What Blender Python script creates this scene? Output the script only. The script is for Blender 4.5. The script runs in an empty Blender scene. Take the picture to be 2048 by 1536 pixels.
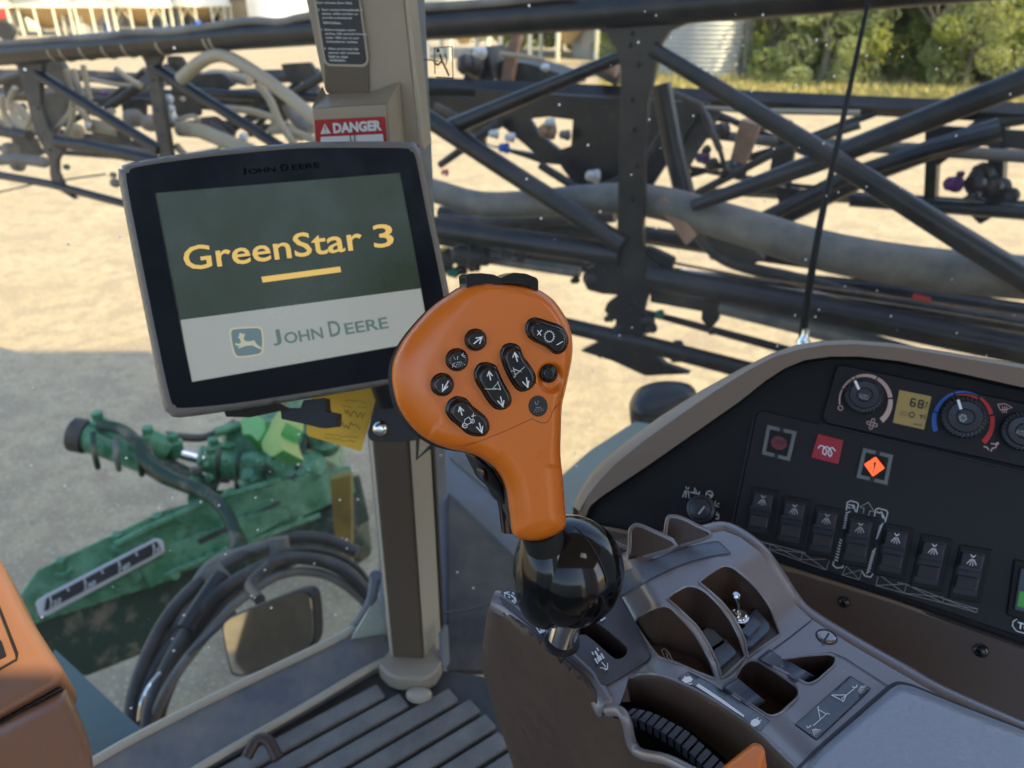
# The right front corner of a field sprayer's cab: control lever, display and consoles,
# with the folded spray boom, grain bins and trees outside.
import bpy, bmesh, math, random
from mathutils import Vector, Matrix, noise
from mathutils.geometry import delaunay_2d_cdt
R_ = math.radians
random.seed(7)
scene = bpy.context.scene
COL = scene.collection

# ---------------------------------------------------------------- camera
EYE = 2.9
PITCH = R_(26.5)
FPX = 1539.0
cam_d = bpy.data.cameras.new('camera')
cam = bpy.data.objects.new('camera', cam_d)
COL.objects.link(cam)
cam.location = (0, 0, EYE)
cam.rotation_euler = (R_(90) - PITCH, 0, 0)
cam_d.sensor_width = 36
cam_d.lens = 36 * FPX / 2048
cam_d.clip_start = .02
cam_d.clip_end = 3000
cam_d.dof.use_dof = True
cam_d.dof.focus_distance = .46
cam_d.dof.aperture_fstop = 10
scene.camera = cam

# ---------------------------------------------------------------- sky, sun, exposure
SUN_EL, SUN_AZ = R_(45), R_(120)          # azimuth clockwise from +Y: from the right, a little behind
SDIR = Vector((math.sin(SUN_AZ) * math.cos(SUN_EL), math.cos(SUN_AZ) * math.cos(SUN_EL), math.sin(SUN_EL)))
world = bpy.data.worlds.new('World')
scene.world = world
world.use_nodes = True
wn = world.node_tree
bg = wn.nodes['Background']
sky = wn.nodes.new('ShaderNodeTexSky')
sky.sky_type = 'NISHITA'
sky.sun_disc = False
sky.sun_elevation = SUN_EL
sky.sun_rotation = SUN_AZ
sky.air_density = 1.0
sky.dust_density = 1.5
wn.links.new(sky.outputs[0], bg.inputs[0])
bg.inputs[1].default_value = .15
sun_d = bpy.data.lights.new('sun', 'SUN')
sun_d.energy = 2.85
sun_d.angle = R_(.5)
sun_d.color = (1, .79, .42)
sun = bpy.data.objects.new('sun', sun_d)
COL.objects.link(sun)
sun.rotation_euler = SDIR.to_track_quat('Z', 'Y').to_euler()
sun.location = SDIR * 30
vs = scene.view_settings
scene.display_settings.display_device = 'sRGB'
vs.view_transform = 'Standard'
vs.look = 'None'
vs.exposure = 1.33
vs.gamma = 1
scene.cycles.max_bounces = 12
scene.cycles.transparent_max_bounces = 12
scene.cycles.use_denoising = True
scene.cycles.sample_clamp_indirect = 6
scene.cycles.caustics_reflective = False
scene.cycles.caustics_refractive = False

# ---------------------------------------------------------------- geometry of the view
CAMV = Vector((0, 0, EYE))
FW = Vector((0, math.cos(PITCH), -math.sin(PITCH)))
UP = Vector((0, math.sin(PITCH), math.cos(PITCH)))
RT = Vector((1, 0, 0))
def ray(px, py):
    return FW + RT * ((px - 1024) / FPX) + UP * ((768 - py) / FPX)
def at(px, py, d):
    return CAMV + ray(px, py) * d
class Plane:
    def __init__(s, o, n):
        s.o = Vector(o); s.n = Vector(n).normalized()
        if s.n.dot(CAMV - s.o) < 0: s.n = -s.n
    def hit(s, px, py, h=0.0):
        r = ray(px, py)
        t = (s.o + s.n * h - CAMV).dot(s.n) / r.dot(s.n)
        return CAMV + r * t
    def nrm(s, px, py): return s.n
def plane3(a, b, c):
    a, b, c = [at(*q) for q in (a, b, c)]
    return Plane(a, (b - a).cross(c - a))
class Bumped(Plane):                       # a plane with a smooth height over it
    def __init__(s, o, n, fn):
        Plane.__init__(s, o, n); s.fn = fn
    def hit(s, px, py, h=0.0):
        return Plane.hit(s, px, py, h + s.fn(px, py))
class Depth:                               # a smooth surface given by its distance
    def __init__(s, fn): s.fn = fn
    def hit(s, px, py, h=0.0):
        return at(px, py, s.fn(px, py) - h)
    def nrm(s, px, py):
        a, b, c = s.hit(px, py), s.hit(px + 4, py), s.hit(px, py + 4)
        n = (b - a).cross(c - a).normalized()
        return n if n.dot(CAMV - a) > 0 else -n
GROUND = Plane((0, 0, 0), (0, 0, 1))

# ---------------------------------------------------------------- materials
MATS = {}
def mat(name, col, rough=.5, metal=0., var=0., vscale=8., vcol=None, bump=0., bscale=200., coat=0., emit=0., spec=.5, bdetail=3, vlo=.35, vhi=.65, stretch=None, rvar=0., coat_r=.08):
    m = bpy.data.materials.new(name)
    m.use_nodes = True
    t = m.node_tree
    b = t.nodes['Principled BSDF']
    b.inputs['Base Color'].default_value = (*col, 1)
    b.inputs['Roughness'].default_value = rough
    b.inputs['Metallic'].default_value = metal
    b.inputs['Specular IOR Level'].default_value = spec
    b.inputs['Coat Weight'].default_value = coat
    b.inputs['Coat Roughness'].default_value = coat_r
    if emit:
        b.inputs['Emission Color'].default_value = (*col, 1)
        b.inputs['Emission Strength'].default_value = emit
    tc = t.nodes.new('ShaderNodeTexCoord')
    src = tc.outputs['Object']
    if stretch:
        mp = t.nodes.new('ShaderNodeMapping')
        mp.inputs['Scale'].default_value = stretch
        t.links.new(src, mp.inputs[0]); src = mp.outputs[0]
    if var or vcol:
        n = t.nodes.new('ShaderNodeTexNoise')
        n.inputs['Scale'].default_value = vscale
        n.inputs['Detail'].default_value = 6
        n.inputs['Roughness'].default_value = .65
        t.links.new(src, n.inputs['Vector'])
        mr = t.nodes.new('ShaderNodeMapRange')
        mr.inputs['From Min'].default_value = vlo; mr.inputs['From Max'].default_value = vhi
        t.links.new(n.outputs['Fac'], mr.inputs['Value'])
        mx = t.nodes.new('ShaderNodeMix'); mx.data_type = 'RGBA'
        t.links.new(mr.outputs[0], mx.inputs['Factor'])
        mx.inputs['A'].default_value = (*[c * (1 - var) for c in col], 1)
        mx.inputs['B'].default_value = (*(vcol or [min(1, c * (1 + var)) for c in col]), 1)
        t.links.new(mx.outputs['Result'], b.inputs['Base Color'])
        if rvar:
            r2 = t.nodes.new('ShaderNodeMapRange')
            r2.inputs['To Min'].default_value = max(.02, rough - rvar); r2.inputs['To Max'].default_value = min(1, rough + rvar)
            t.links.new(n.outputs['Fac'], r2.inputs['Value'])
            t.links.new(r2.outputs[0], b.inputs['Roughness'])
    if bump:
        n2 = t.nodes.new('ShaderNodeTexNoise')
        n2.inputs['Scale'].default_value = bscale
        n2.inputs['Detail'].default_value = bdetail
        t.links.new(src, n2.inputs['Vector'])
        bp = t.nodes.new('ShaderNodeBump')
        bp.inputs['Strength'].default_value = bump
        bp.inputs['Distance'].default_value = .3 / bscale
        t.links.new(n2.outputs['Fac'], bp.inputs['Height'])
        t.links.new(bp.outputs[0], b.inputs['Normal'])
    MATS[name] = m
    return m

# ---------------------------------------------------------------- building meshes
def tag(o, label=None, cat=None, group=None, kind=None):
    if label: o['label'] = label
    if cat: o['category'] = cat
    if group: o['group'] = group
    if kind: o['kind'] = kind
    return o
def empty(name, loc, label=None, cat=None, group=None):
    o = bpy.data.objects.new(name, None)
    o.empty_display_size = .05
    COL.objects.link(o)
    o.location = loc
    o['org'] = tuple(loc)
    return tag(o, label, cat, group)
def org(o):
    return Vector(o['org'])
def mk(name, geo, m, parent=None, smooth=True, bevel=0., seg=2, sharp=40, origin=None):
    v, f = geo
    O = org(parent) if parent else Vector(origin if origin is not None else (sum((Vector(q) for q in v), Vector()) / max(1, len(v))))
    me = bpy.data.meshes.new(name)
    me.from_pydata([tuple(Vector(q) - O) for q in v], [], [tuple(q) for q in f])
    me.validate()
    bm = bmesh.new(); bm.from_mesh(me)
    bmesh.ops.recalc_face_normals(bm, faces=bm.faces)
    bm.to_mesh(me); bm.free()
    mm = m if isinstance(m, (list, tuple)) else [m]
    for q in mm: me.materials.append(MATS[q] if isinstance(q, str) else q)
    if smooth:
        me.polygons.foreach_set('use_smooth', [True] * len(me.polygons))
        if sharp and not bevel: me.set_sharp_from_angle(angle=R_(sharp))
    o = bpy.data.objects.new(name, me)
    COL.objects.link(o)
    if parent:
        o.parent = parent
    else:
        o.location = O
    o['org'] = tuple(O)
    if bevel:
        b = o.modifiers.new('b', 'BEVEL')
        b.width = bevel; b.segments = seg; b.limit_method = 'ANGLE'; b.angle_limit = R_(35)
        b.harden_normals = True
    return o
def join(*gs):
    V, F = [], []
    for v, f in gs:
        n = len(V)
        V += [Vector(q) for q in v]
        F += [tuple(i + n for i in q) for q in f]
    return V, F
def catmull(P, n=6, closed=False):
    P = [Vector(p) for p in P]
    out, N = [], len(P)
    for i in range(N if closed else N - 1):
        if closed: a, b, c, d = P[i - 1], P[i], P[(i + 1) % N], P[(i + 2) % N]
        else: a, b, c, d = P[max(i - 1, 0)], P[i], P[i + 1], P[min(i + 2, N - 1)]
        for k in range(n):
            t = k / n
            out.append(.5 * ((2 * b) + (c - a) * t + (2 * a - 5 * b + 4 * c - d) * t * t + (3 * b - a - 3 * c + d) * t ** 3))
    if not closed: out.append(P[-1])
    return out
def curve2(P, n=5, closed=True):
    return [(q.x, q.y) for q in catmull([(x, y, 0) for x, y in P], n, closed)]
def rnd(poly, r, n=4):                     # rounded corners of a traced outline
    out, N = [], len(poly)
    rr = r if isinstance(r, (list, tuple)) else [r] * N
    for i in range(N):
        p = Vector(poly[i]).to_2d(); a = Vector(poly[i - 1]).to_2d(); b = Vector(poly[(i + 1) % N]).to_2d()
        da, db = a - p, b - p
        q = min(rr[i], da.length * .48, db.length * .48)
        if q < .3: out.append(tuple(p)); continue
        s, e = p + da.normalized() * q, p + db.normalized() * q
        for k in range(n + 1):
            t = k / n
            out.append(tuple(s * (1 - t) ** 2 + p * 2 * t * (1 - t) + e * t * t))
    return out
def circ(cx, cy, rx, ry=None, n=28, rot=0):
    ry = ry or rx
    c, s = math.cos(R_(rot)), math.sin(R_(rot))
    return [(cx + rx * math.cos(a) * c - ry * math.sin(a) * s, cy + rx * math.cos(a) * s + ry * math.sin(a) * c) for a in [2 * math.pi * k / n for k in range(n)]]
def tube(P, r, n=10, caps=True, smoothn=0, flat=None):
    if smoothn: P = catmull(P, smoothn)
    P = [Vector(p) for p in P]
    N = len(P)
    rr = r if isinstance(r, (list, tuple)) else [r] * N
    if len(rr) != N:
        rr = [rr[0] + (rr[-1] - rr[0]) * i / (N - 1) for i in range(N)]
    V, F = [], []
    T0 = (P[1] - P[0]).normalized()
    ref = Vector((0, 0, 1)) if abs(T0.z) < .9 else Vector((1, 0, 0))
    u = T0.cross(ref).normalized()
    for i in range(N):
        T = (P[min(i + 1, N - 1)] - P[max(i - 1, 0)]).normalized()
        u = (u - T * u.dot(T)).normalized()
        w = T.cross(u)
        for k in range(n):
            a = 2 * math.pi * k / n
            V.append(P[i] + (u * math.cos(a) + w * math.sin(a)) * rr[i])
    for i in range(N - 1):
        for k in range(n):
            F.append((i * n + k, i * n + (k + 1) % n, (i + 1) * n + (k + 1) % n, (i + 1) * n + k))
    if caps:
        F.append(tuple(range(n - 1, -1, -1))); F.append(tuple((N - 1) * n + k for k in range(n)))
    return V, F
def box(o, ax, ay, az):                    # centre and three half axes
    o, ax, ay, az = [Vector(q) for q in (o, ax, ay, az)]
    V = [o + ax * i + ay * j + az * k for k in (-1, 1) for j in (-1, 1) for i in (-1, 1)]
    return V, [(0, 1, 3, 2), (4, 6, 7, 5), (0, 4, 5, 1), (2, 3, 7, 6), (0, 2, 6, 4), (1, 5, 7, 3)]
def bar(a, b, w, h, up=(0, 0, 1)):
    a, b = Vector(a), Vector(b)
    d = (b - a).normalized(); up = Vector(up)
    s = d.cross(up).normalized(); u = s.cross(d)
    return box((a + b) / 2, (b - a) / 2, s * w / 2, u * h / 2)
def slab(poly, sf, t, h=0., back=None):    # traced outline at its own distance, with real thickness
    P = [sf.hit(x, y, h) for x, y in poly]
    n = len(P)
    if back: B = [p + Vector(back) for p in P]
    else: B = [p - sf.nrm(*poly[i]) * t for i, p in enumerate(P)]
    F = [tuple(range(n)), tuple(range(2 * n - 1, n - 1, -1))]
    F += [(i, i + n, (i + 1) % n + n, (i + 1) % n) for i in range(n)]
    return P + B, F
def inpoly(x, y, poly):
    c = False
    j = len(poly) - 1
    for i in range(len(poly)):
        xi, yi = poly[i]; xj, yj = poly[j]
        if (yi > y) != (yj > y) and x < (xj - xi) * (y - yi) / (yj - yi) + xi: c = not c
        j = i
    return c
def segdist(x, y, poly):
    best = 1e9; bi = 0
    j = len(poly) - 1
    for i in range(len(poly)):
        ax, ay = poly[j]; bx, by = poly[i]
        dx, dy = bx - ax, by - ay
        L = dx * dx + dy * dy
        t = 0 if L == 0 else max(0, min(1, ((x - ax) * dx + (y - ay) * dy) / L))
        qx, qy = ax + t * dx, ay + t * dy
        d = (x - qx) ** 2 + (y - qy) ** 2
        if d < best: best, bi, bq = d, i, (qx, qy)
        j = i
    return math.sqrt(best), bq
def cdt(outer, holes, step):
    pts = list(outer); edges = [(i, (i + 1) % len(outer)) for i in range(len(outer))]
    for h in holes:
        n = len(pts); pts += list(h)
        edges += [(n + i, n + (i + 1) % len(h)) for i in range(len(h))]
    x0 = min(p[0] for p in outer); x1 = max(p[0] for p in outer)
    y0 = min(p[1] for p in outer); y1 = max(p[1] for p in outer)
    j = 0; y = y0 + step / 2
    while y < y1:
        x = x0 + step * (.5 if j % 2 else 0)
        while x < x1:
            if inpoly(x, y, outer) and segdist(x, y, outer)[0] > step * .45 and all((not inpoly(x, y, h)) and segdist(x, y, h)[0] > step * .45 for h in holes):
                pts.append((x, y))
            x += step
        y += step * .87; j += 1
    r = delaunay_2d_cdt([Vector(p) for p in pts], edges, [], 0, 1e-4)
    V, F = r[0], r[2]
    V = [(v.x, v.y) for v in V]
    keep = []
    for f in F:
        cx = sum(V[i][0] for i in f) / len(f); cy = sum(V[i][1] for i in f) / len(f)
        if inpoly(cx, cy, outer) and not any(inpoly(cx, cy, h) for h in holes): keep.append(f)
    return V, keep
def dense(poly, s, closed=True):
    out = []; N = len(poly)
    for i in range(N if closed else N - 1):
        a, b = poly[i], poly[(i + 1) % N]
        k = max(1, int(math.hypot(b[0] - a[0], b[1] - a[1]) / s))
        out += [(a[0] + (b[0] - a[0]) * q / k, a[1] + (b[1] - a[1]) * q / k) for q in range(k)]
    if not closed: out.append(poly[-1])
    return out
def inflate(outer, sf, w, H, step=6, depth=0., h=0., holes=(), p=2.0, extra=None, inward=0.):
    """a traced outline whose face rises H above its rim over w pixels; w may be a function of the nearest rim point"""
    outer = dense(outer, step)
    V2, F = cdt(outer, list(holes), step)
    V = []
    for x, y in V2:
        d, q = segdist(x, y, outer)
        ww = w(*q) if callable(w) else w
        t = min(1, d / ww)
        z = H * (1 - (1 - t) ** p) ** (1 / p)
        if extra: z += extra(x, y, d)
        V.append(sf.hit(x, y, h + z))
    F = [tuple(f) for f in F]
    if depth:
        n = len(V)
        o = [sf.hit(x, y, h) for x, y in outer]
        idx = {}
        for i, (x, y) in enumerate(V2): idx[(round(x, 2), round(y, 2))] = i
        ring = [idx.get((round(x, 2), round(y, 2))) for x, y in outer]
        if None not in ring:
            cx = sum(o, Vector()) / len(o)
            for i, (x, y) in enumerate(outer):
                V.append(o[i] - sf.nrm(x, y) * depth + (cx - o[i]) * inward)
            m = len(outer)
            for i in range(m):
                F.append((ring[i], n + i, n + (i + 1) % m, ring[(i + 1) % m]))
            F.append(tuple(n + i for i in range(m)))
    return V, F
def pocketed(outer, holes, sf, depth, step=14, floor=True, walls=True, skirt=0.):
    """a face with real recesses sunk into it"""
    outer = dense(outer, step); holes = [dense(h, step) for h in holes]
    V2, F = cdt(outer, holes, step)
    V = [sf.hit(x, y) for x, y in V2]
    F = [tuple(f) for f in F]
    G = (V, F)
    W = ([], [])
    for i, hh in enumerate(holes):
        d = depth[i] if isinstance(depth, (list, tuple)) else depth
        d = [d(*q) for q in hh] if callable(d) else [d] * len(hh)
        P = [sf.hit(x, y) for x, y in hh]
        B = [q - sf.nrm(*hh[k]) * d[k] for k, q in enumerate(P)]
        n = len(P)
        W = join(W, (P + B, [(k, k + n, (k + 1) % n + n, (k + 1) % n) for k in range(n)] + ([tuple(range(n, 2 * n))] if floor else [])))
    if skirt:
        P = [sf.hit(x, y) for x, y in outer]; n = len(P)
        B = [q - sf.nrm(*outer[k]) * skirt for k, q in enumerate(P)]
        G = join(G, (P + B, [(k, k + n, (k + 1) % n + n, (k + 1) % n) for k in range(n)]))
    return G, W
def ribbon(lines, frame, width, lift=.00002):
    """flat printed strokes; frame maps (u, v, h) to a point"""
    V, F = [], []
    for li, L in enumerate(lines):
        closed = len(L) > 2 and L[0] == L[-1]
        Q = [Vector(q) for q in (L[:-1] if closed else L)]
        N = len(Q); s = len(V)
        for i in range(N):
            a = Q[i - 1] if (i or closed) else Q[i]
            b = Q[(i + 1) % N] if (i < N - 1 or closed) else Q[i]
            d1 = (Q[i] - a); d2 = (b - Q[i])
            d1 = d1.normalized() if d1.length > 1e-9 else d2.normalized()
            d2 = d2.normalized() if d2.length > 1e-9 else d1
            n1 = Vector((-d1.y, d1.x)); n2 = Vector((-d2.y, d2.x))
            m = n1 + n2
            m = m.normalized() if m.length > .2 else n1
            k = min(2.0, 1 / max(.35, m.dot(n1))) * width / 2
            V.append(frame(Q[i].x + m.x * k, Q[i].y + m.y * k, lift * li))
            V.append(frame(Q[i].x - m.x * k, Q[i].y - m.y * k, lift * li))
        for i in range(N if closed else N - 1):
            j = (i + 1) % N
            F.append((s + 2 * i, s + 2 * i + 1, s + 2 * j + 1, s + 2 * j))
    return V, F
def pxframe(sf, h=.0004):
    return lambda u, v, k=0: sf.hit(u, v, h + k)
def frame3(sf, o, x, y, h=.0004):          # unit square given by three traced corners: origin, +u, +v
    def f(u, v, k=0):
        return sf.hit(o[0] + (x[0] - o[0]) * u + (y[0] - o[0]) * v, o[1] + (x[1] - o[1]) * u + (y[1] - o[1]) * v, h + k)
    return f
def fills(polys, frame, lift=.00002):
    V, F = [], []
    for i, P in enumerate(polys):
        s = len(V)
        V += [frame(x, y, lift * i) for x, y in P]
        F.append(tuple(range(s, s + len(P))))
    return V, F
def text(s, frame, u0, u1, v0, v1, bold=0., spacing=1., fit=True):
    """built-in lettering fitted to the box u0..u1, v0..v1 of a frame"""
    cu = bpy.data.curves.new('lettering', 'FONT')
    cu.body = s; cu.size = 1; cu.offset = bold; cu.space_character = spacing; cu.resolution_u = 3
    o = bpy.data.objects.new('lettering', cu)
    COL.objects.link(o)
    bpy.context.view_layer.update()
    dg = bpy.context.evaluated_depsgraph_get()
    me = bpy.data.meshes.new_from_object(o.evaluated_get(dg))
    V = [tuple(v.co) for v in me.vertices]; F = [tuple(p.vertices) for p in me.polygons]
    bpy.data.objects.remove(o); bpy.data.curves.remove(cu); bpy.data.meshes.remove(me)
    if not V: return [], []
    x0 = min(v[0] for v in V); x1 = max(v[0] for v in V); y0 = min(v[1] for v in V); y1 = max(v[1] for v in V)
    return [frame(u0 + (u1 - u0) * (x - x0) / (x1 - x0), v0 + (v1 - v0) * (y - y0) / (y1 - y0)) for x, y, z in V], F
def lathe(c, axis, prof, n=24, ref=None):  # prof: (radius, height) pairs along the axis
    c = Vector(c); a = Vector(axis).normalized()
    ref = Vector(ref) if ref else (Vector((1, 0, 0)) if abs(a.x) < .9 else Vector((0, 1, 0)))
    u = (ref - a * ref.dot(a)).normalized(); w = a.cross(u)
    V, F = [], []
    for r, h in prof:
        for k in range(n):
            t = 2 * math.pi * k / n
            V.append(c + a * h + (u * math.cos(t) + w * math.sin(t)) * r)
    for i in range(len(prof) - 1):
        for k in range(n):
            F.append((i * n + k, i * n + (k + 1) % n, (i + 1) * n + (k + 1) % n, (i + 1) * n + k))
    F.append(tuple(range(n))); F.append(tuple((len(prof) - 1) * n + k for k in range(n)))
    return V, F
def ball(c, r, n=16, m=10, sq=(1, 1, 1)):
    V, F = [], []
    c = Vector(c)
    for j in range(m + 1):
        p = math.pi * j / m
        for k in range(n):
            t = 2 * math.pi * k / n
            V.append(c + Vector((r * sq[0] * math.sin(p) * math.cos(t), r * sq[1] * math.sin(p) * math.sin(t), r * sq[2] * math.cos(p))))
    for j in range(m):
        for k in range(n):
            F.append((j * n + k, j * n + (k + 1) % n, (j + 1) * n + (k + 1) % n, (j + 1) * n + k))
    return V, F
# ================================================================ materials outside
mat('foliage_a', (.25, .31, .09), .55, var=.35, vscale=1.5)
mat('foliage_b', (.35, .38, .13), .55, var=.35, vscale=1.5)
mat('foliage_c', (.38, .41, .23), .6, var=.3, vscale=1.5)
mat('bark', (.22, .19, .15), .9, var=.3, vscale=6, bump=.5, bscale=20)
mat('cream_paint', (.80, .78, .62), .5, var=.06, vscale=1)
mat('white_paint', (.85, .85, .80), .5, var=.05, vscale=.6)
mat('tan_paint', (.50, .38, .22), .55, var=.08, vscale=.8)
mat('dark_steel', (.011, .013, .018), .36, var=.35, vscale=9, vcol=(.040, .034, .028), rvar=.1, bump=.15, bscale=60, vlo=.42, vhi=.8)
mat('dark_dusty', (.030, .030, .032), .55, var=.3, vscale=7, vcol=(.11, .09, .07), rvar=.1, vlo=.4, vhi=.75)
mat('grey_steel', (.14, .15, .16), .4, var=.3, vscale=9, vcol=(.24, .22, .19), rvar=.1)
mat('hose_tan', (.46, .40, .29), .65, var=.12, vscale=5, vcol=(.38, .31, .21))
mat('hose_grey', (.13, .135, .125), .6, var=.15, vscale=6, vcol=(.25, .22, .18))
mat('hose_black', (.03, .031, .034), .45, var=.3, vscale=8, vcol=(.09, .08, .07))
mat('nozzle_purple', (.12, .03, .16), .4)
mat('nozzle_green', (.02, .16, .10), .4)
mat('cap_white', (.6, .62, .62), .4)
mat('red_paint', (.55, .04, .03), .4)
mat('blue_paint', (.03, .12, .5), .4)
mat('yellow_paint', (.75, .52, .03), .45, var=.2, vscale=9)
mat('rust', (.33, .19, .12), .75, var=.3, vscale=12)
mat('machine_green', (.06, .25, .115), .28, var=.25, vscale=14, vcol=(.16, .38, .22), rvar=.12, bump=.1, bscale=80)
mat('green_dirty', (.014, .060, .028), .5, var=.3, vscale=11, vcol=(.19, .165, .115), vlo=.50, vhi=.66, bump=.3, bscale=60)
mat('teal_paint', (.15, .23, .23), .6, var=.15, vscale=5, vcol=(.17, .16, .12), vlo=.5, vhi=.8)
mat('decal_black', (.025, .025, .03), .4, var=.3, vscale=30)
mat('print_white', (.62, .64, .66), .5)
mat('chrome', (.75, .75, .74), .12, metal=1.)
mat('mirror_glass', (.48, .47, .43), .04, metal=1.)
mat('rubber', (.03, .03, .032), .6, var=.3, vscale=20)

def metal_sheet(name, col, ribs, rough=.35, metal=.6):
    m = mat(name, col, rough, metal=metal, var=.08, vscale=2)
    t = m.node_tree; b = t.nodes['Principled BSDF']
    tc = t.nodes.new('ShaderNodeTexCoord')
    w = t.nodes.new('ShaderNodeTexWave'); w.bands_direction = 'Z'
    w.inputs['Scale'].default_value = ribs
    w.inputs['Distortion'].default_value = 0
    t.links.new(tc.outputs['Object'], w.inputs[0])
    bp = t.nodes.new('ShaderNodeBump'); bp.inputs['Strength'].default_value = 1; bp.inputs['Distance'].default_value = .05
    t.links.new(w.outputs['Fac'], bp.inputs['Height'])
    t.links.new(bp.outputs[0], b.inputs['Normal'])
metal_sheet('corrugated', (.46, .47, .46), 1.2, .45, .35)
metal_sheet('corrugated_white', (.47, .48, .46), 1.9, .45, .3)

for nm_ in ('foliage_a', 'foliage_b', 'foliage_c'):      # thin leaves let some light through
    t = MATS[nm_].node_tree; b = t.nodes['Principled BSDF']; ou = t.nodes['Material Output']
    tl_ = t.nodes.new('ShaderNodeBsdfTranslucent'); tl_.inputs[0].default_value = (.50, .55, .10, 1)
    mx = t.nodes.new('ShaderNodeMixShader'); mx.inputs[0].default_value = .45
    t.links.new(b.outputs[0], mx.inputs[1]); t.links.new(tl_.outputs[0], mx.inputs[2]); t.links.new(mx.outputs[0], ou.inputs[0])
# ground: dry pale gravel with wheel-rolled patches and small stones
g = mat('gravel', (.44, .335, .205), .9)
t = g.node_tree; b = t.nodes['Principled BSDF']
tc = t.nodes.new('ShaderNodeTexCoord')
def noise_n(sc, det=6, ro=.6):
    n = t.nodes.new('ShaderNodeTexNoise'); n.inputs['Scale'].default_value = sc; n.inputs['Detail'].default_value = det
    n.inputs['Roughness'].default_value = ro
    t.links.new(tc.outputs['Object'], n.inputs[0]); return n
def ramp_mix(a, bcol, fac, lo, hi):
    mr = t.nodes.new('ShaderNodeMapRange'); mr.inputs['From Min'].default_value = lo; mr.inputs['From Max'].default_value = hi
    t.links.new(fac, mr.inputs[0])
    mx = t.nodes.new('ShaderNodeMix'); mx.data_type = 'RGBA'
    t.links.new(mr.outputs[0], mx.inputs['Factor'])
    if isinstance(a, tuple): mx.inputs['A'].default_value = (*a, 1)
    else: t.links.new(a, mx.inputs['A'])
    mx.inputs['B'].default_value = (*bcol, 1)
    return mx.outputs['Result']
n1, n2, n3 = noise_n(.7), noise_n(6, 8, .7), noise_n(38, 5, .75)
c = ramp_mix((.44, .355, .22), (.50, .41, .26), n1.outputs['Fac'], .4, .62)
c = ramp_mix(c, (.33, .255, .17), n2.outputs['Fac'], .46, .66)
c = ramp_mix(c, (.27, .22, .155), noise_n(15, 4, .8).outputs['Fac'], .56, .70)
c = ramp_mix(c, (.36, .29, .19), noise_n(1.9, 3, .5).outputs['Fac'], .52, .60)
c = ramp_mix(c, (.62, .50, .34), n3.outputs['Fac'], .56, .64)
v = t.nodes.new('ShaderNodeTexVoronoi'); v.inputs['Scale'].default_value = 26
t.links.new(tc.outputs['Object'], v.inputs[0])
mr = t.nodes.new('ShaderNodeMapRange'); mr.inputs['From Min'].default_value = .24; mr.inputs['From Max'].default_value = .14
t.links.new(v.outputs['Distance'], mr.inputs[0])
mx = t.nodes.new('ShaderNodeMix'); mx.data_type = 'RGBA'
t.links.new(mr.outputs[0], mx.inputs['Factor']); t.links.new(c, mx.inputs['A']); mx.inputs['B'].default_value = (.55, .50, .42, 1)
t.links.new(mx.outputs['Result'], b.inputs['Base Color'])
bp = t.nodes.new('ShaderNodeBump'); bp.inputs['Strength'].default_value = .55; bp.inputs['Distance'].default_value = .02
t.links.new(n3.outputs['Fac'], bp.inputs['Height']); t.links.new(bp.outputs[0], b.inputs['Normal'])
mat('dry_grass', (.52, .42, .17), .9, var=.25, vscale=1.2, vcol=(.30, .33, .10))
mat('green_grass', (.34, .32, .09), .8, var=.3, vscale=.8, vcol=(.58, .48, .17))

mk('ground', ([(-600, -200, 0), (600, -200, 0), (600, 1200, 0), (-600, 1200, 0)], [(0, 1, 2, 3)]), 'gravel', origin=(0, 0, 0))
o = bpy.data.objects['ground']; tag(o, 'pale dry gravel yard', None, None, 'structure')
# verge before the trees and a further one under the bins
vg = [GROUND.hit(x, y) for x, y in [(1330, 196), (1500, 190), (2300, 236), (2900, 250), (2700, 60), (1500, 60), (1180, 60), (1200, 170)]]
mk('verge', ([p + Vector((0, 0, .01)) for p in vg], [tuple(range(len(vg)))]), 'dry_grass')['kind'] = 'structure'
rng = random.Random(3)
V, F = [], []
for i in range(16000):
    px = rng.uniform(1200, 2400)
    y0 = 190 + (px - 1500) * .045
    py = y0 - 46 * rng.random() ** 1.3
    if px < 1500 and py < 160: continue
    p = GROUND.hit(px, py)
    hgt = rng.uniform(.12, .35) * (1.4 if py < 168 else .8)
    a = rng.uniform(0, 6.28); w = rng.uniform(.03, .07)
    dx = Vector((math.cos(a), math.sin(a), 0)) * w
    s = len(V)
    V += [p - dx, p + dx, p + Vector((rng.uniform(-.1, .1), rng.uniform(-.1, .1), hgt))]
    F.append((s, s + 1, s + 2))
tag(mk('grass', (V, F), 'green_grass', smooth=False), 'long dry and green grass along the foot of the trees', 'grass', None, 'stuff')

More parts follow.
